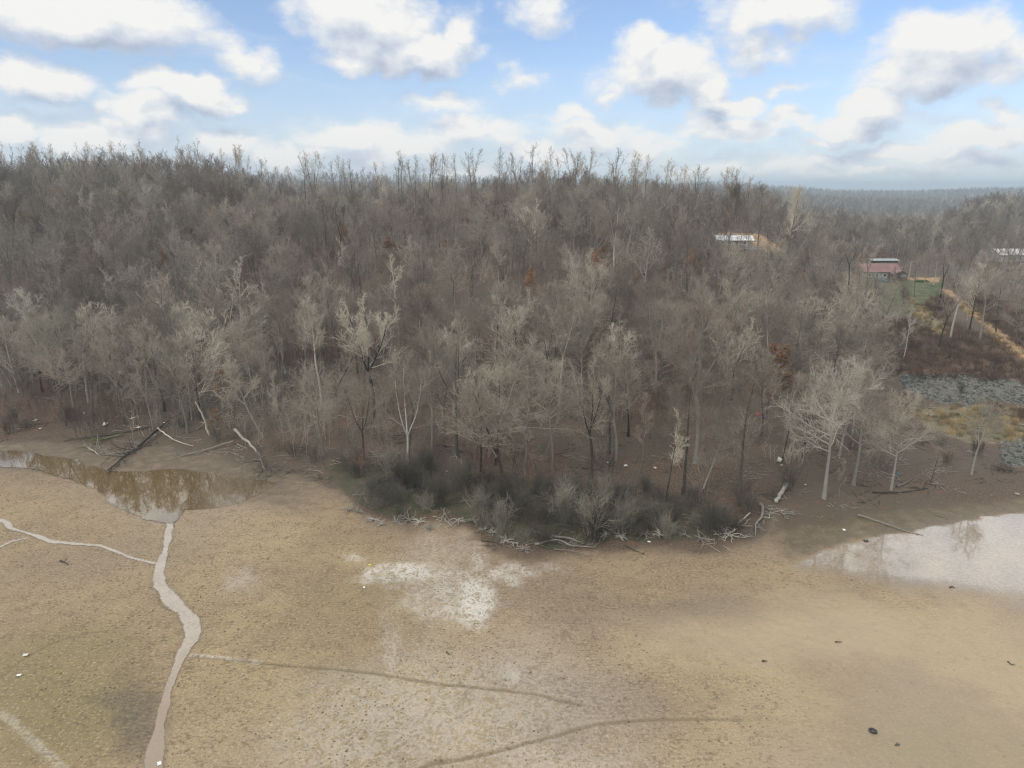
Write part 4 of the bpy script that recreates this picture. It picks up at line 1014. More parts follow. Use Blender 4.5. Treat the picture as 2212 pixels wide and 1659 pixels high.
for X, Y, kd, s_, mt, lab in [(1275, 1155, 'fan', 1.25, 'willow_pale', 'largest pale willow fan leaning out over the mud above the log pile'), (1215, 1120, 'fan', 1.1, 'willow_pale', 'pale feathery willow bush beside the biggest fan-shaped one'),
                              (1340, 1150, 'fan', 1.2, 'willow_pale', 'pale willow bush with thick forked stems'), (1400, 1140, 'fan', 1.05, 'willow', 'grey-green willow bush at the far side of the pale willow clump'),
                              (1300, 1110, 'upright', 1.25, 'willow_pale', 'upright pale willow stems behind the fan-shaped bushes'), (1530, 1152, 'upright', 1.2, 'willow', 'upright brown-grey bush beside the exposed roots'),
                              (1120, 1110, 'upright', .9, 'willow', 'thin upright grey bush in the green thicket'), (890, 1060, 'fan', 1.15, 'willow', 'tall grey-green bush at the back of the dark brush'),
                              (980, 1060, 'upright', 1.2, 'willow', 'brownish upright bush above the gap in the thicket'), (845, 1030, 'fan', 1.0, 'willow_pale', 'pale misty bush behind the dark brush'),
                              (920, 1035, 'fan', 1.1, 'willow', 'soft yellowish-grey bush at the edge of the wood')]:
    shrub(kd, X, Y, s_, mt, lab)
SPOT = []
rs = random.Random(12)
tries = 0
while len(SPOT) < 98 and tries < 9000:
    tries += 1; X, Y = rs.uniform(690, 1700), rs.uniform(1000, 1188)
    if not bool(inpoly(X, Y, THICK)): continue
    if any(abs(X - p) < 22 and abs(Y - q) < 10 for p, q in SPOT): continue
    SPOT.append((X, Y))
for X, Y in SPOT:
    zone = 'by the fallen crown' if X < 800 else 'before the gap' if X < 945 else 'in the gap' if X < 1040 else 'past the gap' if X < 1200 else 'under pale willows' if X < 1440 else 'near exposed roots'
    dp = 'at the mud edge' if Y > 1115 else 'amid the thicket' if Y > 1065 else 'at the back'
    kd = rs.choice(['dense', 'dense', 'mound', 'fan']); mt = rs.choice(['willow_dark', 'willow_dark', 'willow', 'willow'])
    fw = {'dense': 'dense', 'mound': 'low mounded', 'fan': 'spreading'}[kd]
    shrub(kd, X, Y, rs.uniform(.62, .98), mt, ' '.join(f"{fw} {'dark' if mt == 'willow_dark' else 'grey-green'} bush {dp} {zone}".split()[:16]))
for X, Y in [(60, 925), (20, 940), (150, 905), (385, 925), (440, 905), (415, 900), (540, 940), (640, 985), (680, 1000), (600, 975), (30, 915), (470, 955), (1620, 1110), (1665, 1075), (1600, 1075), (1020, 1075), (740, 1000), (1900, 1010), (2045, 1000), (2110, 985), (2165, 1020), (2030, 960), (1990, 880), (2075, 850), (1700, 1060)]:
    shrub(rs.choice(['dense', 'mound', 'upright']), X, Y, rs.uniform(.6, .95), rs.choice(['willow', 'bramble', 'willow_dark']),
          f"small {'brown' if X < 700 else 'grey'} bush " + ('on the bank above the muddy pool' if X < 480 else 'beside the big fallen tree' if X < 760 else 'in front of the wood' if X < 1100 else 'beside the cut log' if X < 1750 else 'on the bank before the meadow' if Y > 900 else 'below the stony bank'), 'scattered bushes on the bank')
print('shrubs', round(time.time() - T0, 1))

# ---------------------------------------------------------------- brambles, meadow grass, stones: uncountable cover
def cover_points(poly, sp, keep=.8, lim=None):
    P = [ground(X, Y) for X, Y in poly]; xs = [p[0] for p in P]; ysq = [p[1] for p in P]
    x_, y_ = scatter(min(xs) - 5, max(xs) + 5, min(ysq) - 5, max(ysq) + 5, sp); z_ = H(x_, y_); X_, Y_ = proj(x_, y_, z_)
    m = inpoly(X_, Y_, poly) & (rng.random(len(x_)) < keep) & (np.abs(x_ / y_) < .85)
    return np.stack([x_[m], y_[m], z_[m]], 1)
def cover(name, polys, sp, protos, smin, smax, keep=.8):
    P = np.concatenate([cover_points(p, sp, keep) for p in polys])
    scatter_object(name, P, rng.uniform(0, 6.28, len(P)), rng.uniform(smin, smax, len(P)), rng.integers(0, len(protos), len(P)), protos)
BRM = [bpy.data.objects.new('bramble', mesh_from('bramble', *sapling(400 + i, 26, 1.7, .9, 7, .028, None, .75), [M['bramble']])) for i in range(2)]
cover('brambles', [[(1870, 690), (1960, 690), (2040, 745), (2260, 800), (2260, 835), (1940, 815), (1860, 830), (1820, 780)], [(2060, 620), (2140, 640), (2260, 700), (2260, 790), (2130, 700)], [(1985, 715), (2060, 700), (2140, 735), (2200, 775), (2150, 790), (2030, 745)], [(1985, 665), (2030, 640), (2060, 660), (2040, 700)], [(1780, 600), (1860, 640), (1870, 700), (1800, 690)],
                   [(2140, 880), (2260, 890), (2260, 920), (2140, 900)]], 2.1, BRM, .6, 1.25, .8)
def grass_tuft(seed, n, h, w_):
    r_ = np.random.default_rng(seed); b_ = np.concatenate([r_.normal(0, .35, (n, 2)), np.zeros((n, 1))], 1)
    an = r_.uniform(0, 6.28, n); tl = np.abs(r_.normal(0, .35, n)); dd = np.stack([np.cos(an) * np.sin(tl), np.sin(an) * np.sin(tl), np.cos(tl)], 1)
    P = grow(b_, dd, h * r_.uniform(.6, 1.1, n), 4, -.05, .1, r_)
    return tubes(P, taper(np.full(n, w_), 4, .3), 3)
M['straw'] = bark('dry_grass', [(0, (.24, .175, .085)), (.5, (.34, .26, .135)), (1, (.46, .36, .2))], .3)
M['sedge'] = bark('olive_grass', [(0, (.12, .12, .05)), (1, (.26, .23, .11))], .3)
TG = [bpy.data.objects.new('dry_tuft', mesh_from('dry_tuft', *grass_tuft(500 + i, 70, 1.1, .028), [M['straw']])) for i in range(2)]
TG.append(bpy.data.objects.new('sedge_tuft', mesh_from('sedge_tuft', *grass_tuft(510, 60, .7, .025), [M['sedge']])))
cover('tall_grass', [[(1945, 642), (1965, 642), (2000, 665), (2050, 700), (2035, 715), (1985, 692), (1950, 665)], [(1990, 705), (2050, 712), (2025, 730), (1985, 722)], [(1960, 885), (2080, 878), (2280, 885), (2280, 955), (2100, 955), (2010, 928)], [(2045, 640), (2125, 675), (2150, 712), (2090, 680)], [(2120, 700), (2240, 785), (2240, 800), (2130, 730)]], 1.7, TG, .6, 1.2, .65)
def rock(seed, mat='stone'):
    import bmesh
    bm_ = bmesh.new(); bmesh.ops.create_icosphere(bm_, subdivisions=2, radius=.5)
    r_ = np.random.default_rng(seed); k_ = nrm(r_.normal(0, 1, (7, 3))); dcut = r_.uniform(.28, .44, 7); sc3 = r_.uniform(.7, 1.25, 3)
    for v in bm_.verts:
        c = np.array(v.co)
        for q, e in zip(k_, dcut):
            o_ = c @ q - e
            if o_ > 0: c = c - q * o_
        v.co = c * sc3
    me_ = bpy.data.meshes.new('rock'); bm_.to_mesh(me_); bm_.free(); me_.materials.append(M[mat]); return me_
M['stone'] = bark('rubble_stone', [(0, (.085, .085, .072)), (.45, (.135, .138, .118)), (.8, (.20, .20, .175)), (1, (.30, .30, .27))], .3)
RK = [bpy.data.objects.new('rubble', rock(i)) for i in range(4)]
M['clod'] = bark('mud_clods', [(0, (.15, .11, .068)), (.5, (.23, .175, .11)), (1, (.33, .255, .16))], .3)
CL = []
for i in range(4):
    m_ = rock(40 + i, 'clod'); c_ = np.empty(len(m_.vertices) * 3); m_.vertices.foreach_get('co', c_); c_ = c_.reshape(-1, 3) * [.42, .3, .13]; m_.vertices.foreach_set('co', c_.ravel()); CL.append(bpy.data.objects.new('clod', m_))
xm, ym = scatter(-85, 85, 43, 112, .62, .5); am = xm / ym; sm = ym - np.interp(am, SH_A, SH_Y); Xm, Ym = proj(xm, ym, 0 * xm)
gy_i = np.clip(np.searchsorted(ys, ym) - 1, 0, len(ys) - 1); gx_i = np.clip(((am + A_MAX) / (2 * A_MAX) * (A_N - 1)).astype(int), 0, A_N - 1)
dn = fbm(xm / 3.5, ym / 3.5, 3, 71); keepm = (np.abs(am) < .8) & (sm < -1.5) & (smooth_m[gy_i, gx_i] < .35) & (rng.random(len(xm)) < np.clip((dn - .38) * 3.2, .03, .8))
xm, ym = xm[keepm], ym[keepm]
scatter_object('mud_clods', np.stack([xm, ym, H(xm, ym) + .01], 1), rng.uniform(0, 6.28, len(xm)), rng.uniform(.3, .85, len(xm)) ** 1.4, rng.integers(0, 4, len(xm)), CL)
def sticks(seed):
    r_ = np.random.default_rng(seed); n_ = 14; b_ = np.concatenate([r_.normal(0, 1.3, (n_, 2)), np.full((n_, 1), .05)], 1); an = r_.uniform(0, 6.28, n_)
    P = grow(b_, np.stack([np.cos(an), np.sin(an), r_.uniform(0, .12, n_)], 1), r_.uniform(.6, 3.2, n_), 5, -.01, .09, r_); return tubes(P, taper(r_.uniform(.018, .06, n_), 5, .4), 4)
SK = [bpy.data.objects.new('sticks', mesh_from('sticks', *sticks(700 + i), [M[('deadwood', 'blackwood', 'graywood')[i]]])) for i in range(3)]
xs_, ys_ = scatter(-110, 130, 80, 180, 3.6); aS = xs_ / ys_; sS = ys_ - np.interp(aS, SH_A, SH_Y); mS = (sS > -3) & (sS < 60) & (np.abs(aS) < .8) & (rng.random(len(xs_)) < np.where(sS < 1, .3, .7))
scatter_object('forest_floor_sticks', np.stack([xs_[mS], ys_[mS], H(xs_[mS], ys_[mS])], 1), rng.uniform(0, 6.28, mS.sum()), rng.uniform(.6, 1.2, mS.sum()), rng.integers(0, 3, mS.sum()), SK)
cover('riprap_stones', STONES, .8, RK, .3, .95, .78)
print('cover', round(time.time() - T0, 1))

# ---------------------------------------------------------------- fallen trees, logs, driftwood
def log_path(pts, heights=None):
    P = np.array([ground(X, Y) for X, Y in pts])
    if heights is not None: P[:, 2] += np.array(heights)
    return P
def resample(P, n, rng_, amp):
    d_ = np.r_[0, np.cumsum(np.linalg.norm(np.diff(P, axis=0), axis=1))]; t = np.linspace(0, d_[-1], n)
    Q = np.stack([np.interp(t, d_, P[:, i]) for i in range(3)], 1); Q[1:-1] += rng_.normal(0, amp, (n - 2, 3)) * [1, 1, .3]; return Q, d_[-1]
def fallen(name, label, pts, hts, r0, mat, nb=8, bl=.3, twigs=0, group=None, cat='fallen tree', bup=.02, seed=1, t0=.35, r_end=.3, droop=0):
    r_ = np.random.default_rng(seed)
    P = log_path(pts, hts); o0 = P[0].copy(); Q, L = resample(P - o0, 12, r_, min(.08, .007 * np.linalg.norm(P[-1] - P[0])))
    rr = r0 * np.linspace(1, r_end, 12); rr[0] *= 1.25
    t_ = thing(name, label, cat, tuple(o0), 0, group)
    mbk = MB().tube(Q, rr, 8); mbk.build('trunk', mat, t_, smooth=True)
    if nb:
        P1, s1, L1 = spawn(Q[None], rr[None], nb, t0, .99, lambda t, u: .35 + .55 * u, r_, np.array([L]), lambda t, u: bl * (.5 + .8 * u) * (1.1 - .5 * t), 7, bup, .14)
        low = np.interp(P1[..., 0] * 0, [0, 1], [0, 0])
        zmin = H(P1[..., 0] + o0[0], P1[..., 1] + o0[1]) - o0[2] + .04
        P1[..., 2] = np.maximum(P1[..., 2], zmin)
        lst = [(P1, taper(np.maximum(s1 * .6, .035), 7, .3), 5)]
        P2, s2, L2 = spawn(P1, lst[0][1], 5, .2, .99, lambda t, u: .4 + .5 * u, r_, L1, lambda t, u: .45 * (.5 + .8 * u), 5, bup, .18)
        P2[..., 2] = np.maximum(P2[..., 2], H(P2[..., 0] + o0[0], P2[..., 1] + o0[1]) - o0[2] + .03)
        lst.append((P2, taper(np.full(len(P2), .028), 5, .5), 4))
        if twigs:
            P3, s3, L3 = spawn(P2, lst[1][1], twigs, .1, .99, lambda t, u: .4 + .6 * u, r_, L2, lambda t, u: .5 * (.5 + .9 * u), 4, 0, .2)
            P3[..., 2] = np.maximum(P3[..., 2], H(P3[..., 0] + o0[0], P3[..., 1] + o0[1]) - o0[2] + .02)
            lst.append((P3, taper(np.full(len(P3), .016), 4, .5), 3))
        me_ = mesh_from('branches', *join_tubes(lst), [mat]); add_obj('branches', me_, t_)
    return t_
DW, BW = M['deadwood'], M['blackwood']
GW = M['graywood']
M['moss_wood'] = simple('mossy_wood', (.17, .18, .08), .9, .1, .4, 4)
FG = 'fallen trees on the mud by the pool'
fallen('fallen_tree', 'biggest fallen tree, its crown spread on the mud beside the pool', [(509, 945), (532, 965), (554, 983), (572, 1020)], [1.4, 1.2, .9, .3], .27, DW, 12, .62, 4, FG, seed=3, t0=.72, r_end=.5)
fallen('fallen_tree', 'dark fallen tree with a broom of bare branches pointing down to the pool', [(342, 937), (300, 970), (262, 995), (233, 1017)], [.8, .4, .25, .1], .2, BW, 12, .36, 3, FG, seed=4, t0=.25)
fallen('fallen_tree', 'grey fallen tree whose branches lie sideways over the pool bank', [(338, 946), (318, 958), (285, 976), (225, 984)], [.5, .4, .25, .1], .15, GW, 10, .4, 2, FG, seed=41, t0=.25)
fallen('fallen_log', 'pale curved log slanting down the bank between two fallen trees', [(342, 933), (367, 948), (395, 960), (419, 967)], [.6, .3, .15, .12], .15, M['twig_pale'], 2, .12, 0, FG, 'log', seed=5, t0=.1)
fallen('fallen_tree', 'long thin fallen trunk reaching from the biggest fallen tree to the pool', [(506, 962), (460, 975), (415, 984), (372, 993)], [.7, .5, .3, .1], .17, GW, 4, .22, 2, FG, seed=6, t0=.4)
fallen('fallen_tree', 'mossy fallen tree on the green bank above the pool', [(265, 944), (240, 948), (215, 956), (188, 968)], [.4, .35, .2, .1], .17, M['moss_wood'], 9, .5, 3, FG, seed=7, t0=.3)
fallen('fallen_tree', 'dark brush of a fallen crown at the edge of the green bank', [(330, 925), (290, 934), (240, 942), (160, 950)], [.3, .25, .2, .1], .12, BW, 12, .3, 3, FG, seed=71, t0=.3)
fallen('driftwood', 'small forked bleached branch standing out of the mud near the pool', [(217, 987), (205, 982), (187, 973)], [.1, .5, .7], .07, M['twig_pale'], 3, .6, 0, None, 'driftwood', .2, 8, .05)
fallen('driftwood', 'short pale stick beside the trunk of the biggest fallen tree', [(513, 964), (525, 969), (537, 973)], [.3, .2, .15], .09, M['twig_pale'], 0, .3, 0, None, 'driftwood', seed=9)
fallen('driftwood', 'thin arched branch below the long fallen trunk', [(470, 982), (495, 982), (521, 991)], [.1, .5, .1], .05, GW, 3, .3, 1, None, 'driftwood', seed=10)
def standing(name, label, Xb, Yb, Xt, Yt, r0, mat, nb=3, bl=.15, cat='snag', group=None, seed=1):
    x, y, z = ground(Xb, Yb); dx, dy, dz = ray(Xt, Yt); t = y / dy
    top = np.array([dx * t - x, 0, CAM_H + dz * t - z]); r_ = np.random.default_rng(seed)
    Q, L = resample(np.array([[0, 0, -.3], top * .5 + [r0, .2, 0], top]), 10, r_, .12); t_ = thing(name, label, cat, (x, y, z), 0, group)
    rr = r0 * np.linspace(1.1, .45, 10); MB().tube(Q, rr, 8).build('trunk', mat, t_, smooth=True)
    P1, s1, L1 = spawn(Q[None], rr[None], nb, .3, .97, lambda t, u: .6 + .6 * u, r_, np.array([L]), lambda t, u: bl * (.5 + u), 6, .05, .16)
    P2, s2, L2 = spawn(P1, taper(s1 * .5, 6, .4), 4, .3, .98, lambda t, u: .5 + .4 * u, r_, L1, lambda t, u: .5 * (.5 + u), 4, .05, .2)
    add_obj('branches', mesh_from('branches', *join_tubes([(P1, taper(np.maximum(s1 * .5, .03), 6, .4), 5), (P2, taper(np.full(len(P2), .02), 4, .5), 3)]), [mat]), t_)
    return t_
standing('dead_snag', 'broken pale-brown snag leaning over the bank by the pool', 453, 941, 422, 868, .24, DW, 4, .12, seed=2)
standing('dead_snag', 'long thin grey pole leaning across the broken snag', 421, 926, 514, 866, .13, GW, 5, .12, seed=3)
standing('dead_snag', 'short standing stub at the gap in the shore brush', 951, 1129, 961, 1096, .12, DW, 2, .2, seed=4)
standing('dead_snag', 'small whitish dead sapling behind the shore brush', 1001, 1008, 984, 984, .07, M['twig_pale'], 6, .3, seed=5)
LP = 'pile of dead branches at the mud edge'
fallen('driftwood', 'thickest smooth log of the branch pile below the willows', [(1190, 1166), (1225, 1172), (1262, 1180)], [.5, .45, .35], .2, DW, 2, .2, 0, LP, 'log', seed=21)
fallen('driftwood', 'long forked branch along the front of the pile below the willows', [(1156, 1182), (1200, 1176), (1240, 1186), (1287, 1187)], [.15, .5, .3, .2], .14, GW, 5, .3, 1, LP, 'driftwood', seed=22)
fallen('driftwood', 'thin branch trailing lowest in front of the pile', [(1197, 1192), (1230, 1196), (1272, 1206)], [.15, .25, .08], .08, DW, 4, .3, 1, LP, 'driftwood', seed=23)
fallen('driftwood', 'slanting branch at the back of the pile below the willows', [(1154, 1160), (1185, 1170), (1215, 1180)], [.6, .5, .2], .11, DW, 5, .3, 1, LP, 'driftwood', seed=24)
fallen('driftwood', 'dark tangle of twigs at the end of the branch pile', [(1235, 1184), (1265, 1176), (1300, 1176)], [.2, .6, .2], .08, BW, 8, .4, 3, LP, 'driftwood', seed=25)
fallen('cut_log', 'thick pale cut log lying on the leaf litter', [(1698, 1053), (1687, 1070), (1676, 1089)], [.38, .35, .34], .33, M['twig_pale'], 0, .1, 0, None, 'log', seed=26, r_end=.85)
fallen('driftwood', 'thick crooked dark log ending in a fork on the mud', [(1642, 1094), (1648, 1106), (1645, 1128), (1632, 1136), (1631, 1159)], [.4, .4, .35, .3, .1], .24, GW, 3, .25, 0, None, 'driftwood', seed=27, t0=.6)
fallen('driftwood', 'pale bent branch beside the crooked dark log', [(1619, 1120), (1603, 1130), (1590, 1140), (1625, 1142)], [.7, .5, .3, .3], .12, M['twig_pale'], 3, .3, 1, None, 'driftwood', seed=28)
fallen('driftwood', 'dark thin stick lying alone on the mud below the brush', [(1350, 1183), (1370, 1190), (1392, 1199)], [.1, .08, .06], .08, BW, 2, .2, 0, None, 'driftwood', seed=29)
fallen('driftwood', 'thin dark stick on the mud above the white patch', [(1040, 1170), (1065, 1174), (1085, 1180)], [.1, .08, .06], .06, BW, 1, .2, 0, None, 'driftwood', seed=291)
fallen('fallen_log', 'long slender pale trunk lying across the edge of the shallow water', [(1852, 1119), (1900, 1134), (1945, 1146), (1993, 1160)], [.35, .25, .15, .05], .13, GW, 3, .1, 1, None, 'log', seed=30, r_end=.7)
fallen('driftwood', 'short curved stick beyond the long slender trunk', [(2022, 1113), (2035, 1118), (2048, 1125)], [.1, .2, .1], .07, GW, 1, .2, 0, None, 'driftwood', seed=31)
fallen('fallen_log', 'brown mossy log beside the leaning pale tree', [(1938, 1055), (1955, 1046), (1973, 1036)], [.2, .2, .2], .17, DW, 1, .1, 0, None, 'log', seed=32)
fallen('fallen_log', 'dark low log on the litter behind the leaning pale tree', [(1885, 1068), (1940, 1066), (2005, 1058)], [.12, .1, .1], .16, BW, 0, .1, 0, None, 'log', seed=33)
fallen('driftwood', 'thin stick at the gap in the shore brush', [(959, 1115), (972, 1128), (986, 1141)], [.3, .15, .08], .07, GW, 4, .25, 1, None, 'driftwood', seed=34)
fallen('driftwood', 'short black stick on the mud below the branching stream', [(131, 1214), (140, 1218), (149, 1222)], [.08, .1, .08], .09, BW, 1, .3, 0, None, 'driftwood', seed=35)
fallen('driftwood', 'bent black stick on the smooth mud', [(1804, 1389), (1811, 1392), (1819, 1390)], [.08, .12, .08], .07, BW, 0, .3, 0, None, 'driftwood', seed=36)
fallen('driftwood', 'straight dark stick near the edge of the photo on wet mud', [(2176, 1434), (2184, 1437), (2192, 1440)], [.06, .07, .06], .07, BW, 0, .3, 0, None, 'driftwood', seed=37)
fallen('driftwood', 'dark chunk of wood below the crossing trails', [(1646, 1430), (1651, 1433), (1657, 1432)], [.1, .14, .1], .1, BW, 0, .3, 0, None, 'driftwood', seed=38)
fallen('driftwood', 'tiny dark chip of wood in the middle of the mud', [(965, 1412), (970, 1415), (974, 1417)], [.06, .08, .06], .06, BW, 0, .3, 0, None, 'driftwood', seed=39)
fallen('driftwood', 'dark lump of wood standing in the shallow water', [(2051, 1272), (2056, 1271), (2061, 1274)], [.08, .2, .08], .09, BW, 1, .5, 0, None, 'driftwood', seed=40)
fallen('fallen_log', 'dark log on the forest floor beside the broad round-crowned tree', [(942, 965), (955, 965), (966, 966)], [.15, .15, .15], .17, BW, 0, .1, 0, None, 'log', seed=42)
fallen('fallen_log', 'dark fallen branch leaning on the bank behind the white sheet', [(395, 905), (370, 915), (345, 928)], [1.2, .8, .2], .12, BW, 6, .3, 2, None, 'log', seed=43)
# exposed root clumps along the edge of the brush
def root_clump(X, Y, r, label, mat, seed):
    r_ = np.random.default_rng(seed); x, y, z = ground(X, Y); n_ = int(r_.integers(9, 15))
    an = r_.uniform(0, 6.28, n_); el_ = r_.uniform(.0, .7, n_); dd = np.stack([np.cos(an) * np.cos(el_), np.sin(an) * np.cos(el_), np.sin(el_)], 1)
    P = grow(np.tile([[0, 0, .15]], (n_, 1)), dd, r * r_.uniform(.5, 1.1, n_), 7, -.10, .2, r_); P[..., 2] = np.maximum(P[..., 2], .02)
    P2, s2, L2 = spawn(P, taper(np.full(n_, .06), 7, .4), 3, .3, .95, lambda t, u: .5 + .5 * u, r_, np.full(n_, r), lambda t, u: .35 * (.5 + u), 5, -.04, .2); P2[..., 2] = np.maximum(P2[..., 2], .02)
    o = add_obj('root_clump', mesh_from('root_clump', *join_tubes([(P, taper(np.full(n_, .07), 7, .4), 5), (P2, taper(np.full(len(P2), .03), 5, .5), 4)]), [mat]), None, (x, y, z))
    return tag(o, label, 'dead roots', 'dead roots along the mud edge')
RC = [(752, 1103, 1.6, 'first dead root clump of the shore brush, nearest the fallen crown'), (775, 1108, 1.3, 'pale root clump just after the first one by the fallen crown'), (808, 1124, 1.5, 'spidery root clump below the dark brush'), (822, 1136, 1.2, 'lowest root clump of the dark brush'),
      (855, 1132, 1.3, 'branched dead roots in the middle of the dark brush edge'), (885, 1128, 1.9, 'widest bleached roots of the dark brush edge'), (905, 1130, 1.5, 'curled roots beside the gap in the brush'), (925, 1142, 1.0, 'small isolated root piece under the gap'),
      (990, 1128, 1.4, 'rounded curl of roots beside the thin stick at the gap'), (1022, 1130, 1.1, 'pale root clump at the start of the green thicket'), (1045, 1148, 1.3, 'star-shaped pale roots at the corner of the green thicket'), (1066, 1154, 1.2, 'pale roots just beyond the star-shaped ones'),
      (1092, 1172, 1.2, 'root clump at the lowest corner of the green thicket'), (1110, 1178, 1.0, 'small roots beside the lowest corner of the green thicket'), (1133, 1192, 1.2, 'isolated pale stump of roots on the mud before the branch pile'), (1308, 1162, 1.4, 'pale knotted roots after the branch pile'),
      (1340, 1165, 1.2, 'short broken roots under the pale willows'), (1390, 1158, 1.9, 'wide fringe of roots beyond the pale willows'), (1425, 1160, 1.3, 'low roots at the mud edge in shade'), (1480, 1160, 1.3, 'grey roots at the dark part of the brush'), (1515, 1168, 1.3, 'twiggy roots below the upright bush'),
      (1575, 1160, 2.4, 'largest spider-like roots near the crooked dark log'), (1690, 1112, 1.8, 'dark root tangle beside the cut log'), (1560, 1150, 1.5, 'pale roots behind the largest spider-like roots')]
for i, (X, Y, r, lab) in enumerate(RC): root_clump(X, Y, r, lab, GW if i % 3 else M['twig_pale'], 600 + i)
print('wood debris', round(time.time() - T0, 1))

# ---------------------------------------------------------------- tyres, tubs, rubbish
rub = simple('tyre_rubber', (.035, .036, .038), .7, .4, .4, 6); rubp = simple('dusty_rubber', (.30, .30, .29), .9, .2, .2, 6)
def tyre(X, Y, sink, tilt, label, mat):
    x, y, z = ground(X, Y); prof = []
    for k in range(13):
        a_ = math.pi * 2 * k / 12; prof.append((.255 + .085 * math.cos(a_) * (1.25 if math.cos(a_) > 0 else 1), .10 * math.sin(a_)))
    t_ = thing('tyre', label, 'tyre', (x, y, z + .07 - sink), 0, 'old tyres dumped on the shore')
    MB().lathe((0, 0, 0), prof, 28, tilt).build('tread', mat, t_, smooth=True)
    MB().lathe((0, 0, 0), [(.20, .065), (.19, .02), (.19, -.05)], 28, tilt).build('bead', rubp if mat is rub else rub, t_, smooth=True)
tyre(1885, 1583, .0, (.12, .5), 'dark tyre lying flat on open mud in the lower part of the photo', rub)
tyre(1870, 1172, .02, (.1, 2), 'dark tyre half under the shallow water near the long slender trunk', rub)
tyre(2197, 1069, .02, (.15, 1), 'pale dusty tyre on the bank at the edge of the photo', rubp)
fallen('debris', 'dark half-buried scrap on the mud near the lone tyre', [(1932, 1615), (1937, 1618), (1942, 1615)], [.02, .05, .02], .05, rub, 3, .5, 0, None, 'debris', 0, 55, .1)
pal = dict(white=simple('white_plastic', (.78, .77, .72), .5, .4, .06), cream=simple('cream_plastic', (.66, .63, .52), .6, .4, .1), red=simple('red_plastic', (.55, .045, .04), .45, .5, .15), blue=simple('blue_plastic', (.03, .22, .38), .45, .5, .2),
           teal=simple('teal_plastic', (.05, .27, .30), .5, .5, .2), yellow=simple('yellow_plastic', (.75, .6, .08), .5, .4, .1), green=simple('green_plastic', (.02, .38, .22), .45, .5, .1))
def tub(X, Y, r, h, mat, label, tilt=(1.3, .5), cat='tub', name='tub'):
    x, y, z = ground(X, Y); t_ = thing(name, label, cat, (x, y, z + r * .85))
    MB().lathe((0, 0, 0), [(.001, -h / 2), (r * .78, -h / 2), (r, h / 2), (r * .93, h / 2), (r * .72, -h / 2 + .04), (.001, -h / 2 + .04)], 18, tilt).build('body', mat, t_, smooth=True)
    MB().lathe((0, 0, 0), [(r, h / 2 - .05), (r * 1.08, h / 2 - .05), (r * 1.08, h / 2 + .01), (r * .95, h / 2 + .01)], 18, tilt).build('rim', mat, t_)
tub(1639, 901, .42, .55, pal['red'], 'round red tub on the litter beside a dark trunk', (.9, 3.6))
tub(1646, 906, .36, .4, pal['blue'], 'blue tub touching the red one beside a dark trunk', (.6, 1))
tub(1683, 1001, .45, .7, pal['cream'], 'cream bucket on its side at the foot of the blackish trunk', (1.25, 2.6), 'bucket', 'bucket')
tub(1940, 1029, .3, .3, pal['teal'], 'small teal tub near the leaning pale tree', (.4, 1))
def scrap(X, Y, s_, mat, label, seed, cat='litter', name='litter_scrap'):
    """a crumpled sheet of plastic: a bent shell with some thickness"""
    r_ = np.random.default_rng(seed); x, y, z = ground(X, Y); n_ = 6
    gx_, gy_ = np.meshgrid(np.linspace(-.5, .5, n_), np.linspace(-.5, .5, n_)); zz = .12 + .10 * r_.random((n_, n_)) + .2 * np.abs(gx_)
    top = np.stack([gx_ * s_, gy_ * s_ * r_.uniform(.5, .8), zz * s_ + .02], -1).reshape(-1, 3) + r_.normal(0, .02 * s_, (n_ * n_, 3)); bot = top - [0, 0, .03 + .04 * s_]
    F_ = []; q = n_ * n_
    for j in range(n_ - 1):
        for i in range(n_ - 1):
            a_ = j * n_ + i; F_ += [(a_, a_ + 1, a_ + n_ + 1, a_ + n_), (q + a_ + n_, q + a_ + n_ + 1, q + a_ + 1, q + a_)]
    ring = [i for i in range(n_)] + [j * n_ + n_ - 1 for j in range(1, n_)] + [(n_ - 1) * n_ + i for i in range(n_ - 2, -1, -1)] + [j * n_ for j in range(n_ - 2, 0, -1)]
    for k_ in range(len(ring)): F_.append((ring[k_], ring[(k_ + 1) % len(ring)], q + ring[(k_ + 1) % len(ring)], q + ring[k_])[::-1])
    m_ = MB(); m_.add(np.concatenate([top, bot]), F_); o = m_.build(name, mat, None, (x, y, z), r_.random() * 6.28); tag(o, label, cat, 'pieces of litter on the shore' if cat == 'litter' else None)
scrap(227, 920, 1.5, pal['white'], 'big crumpled white sheet on the bank above the pool', 1, 'sheet', 'plastic_sheet')
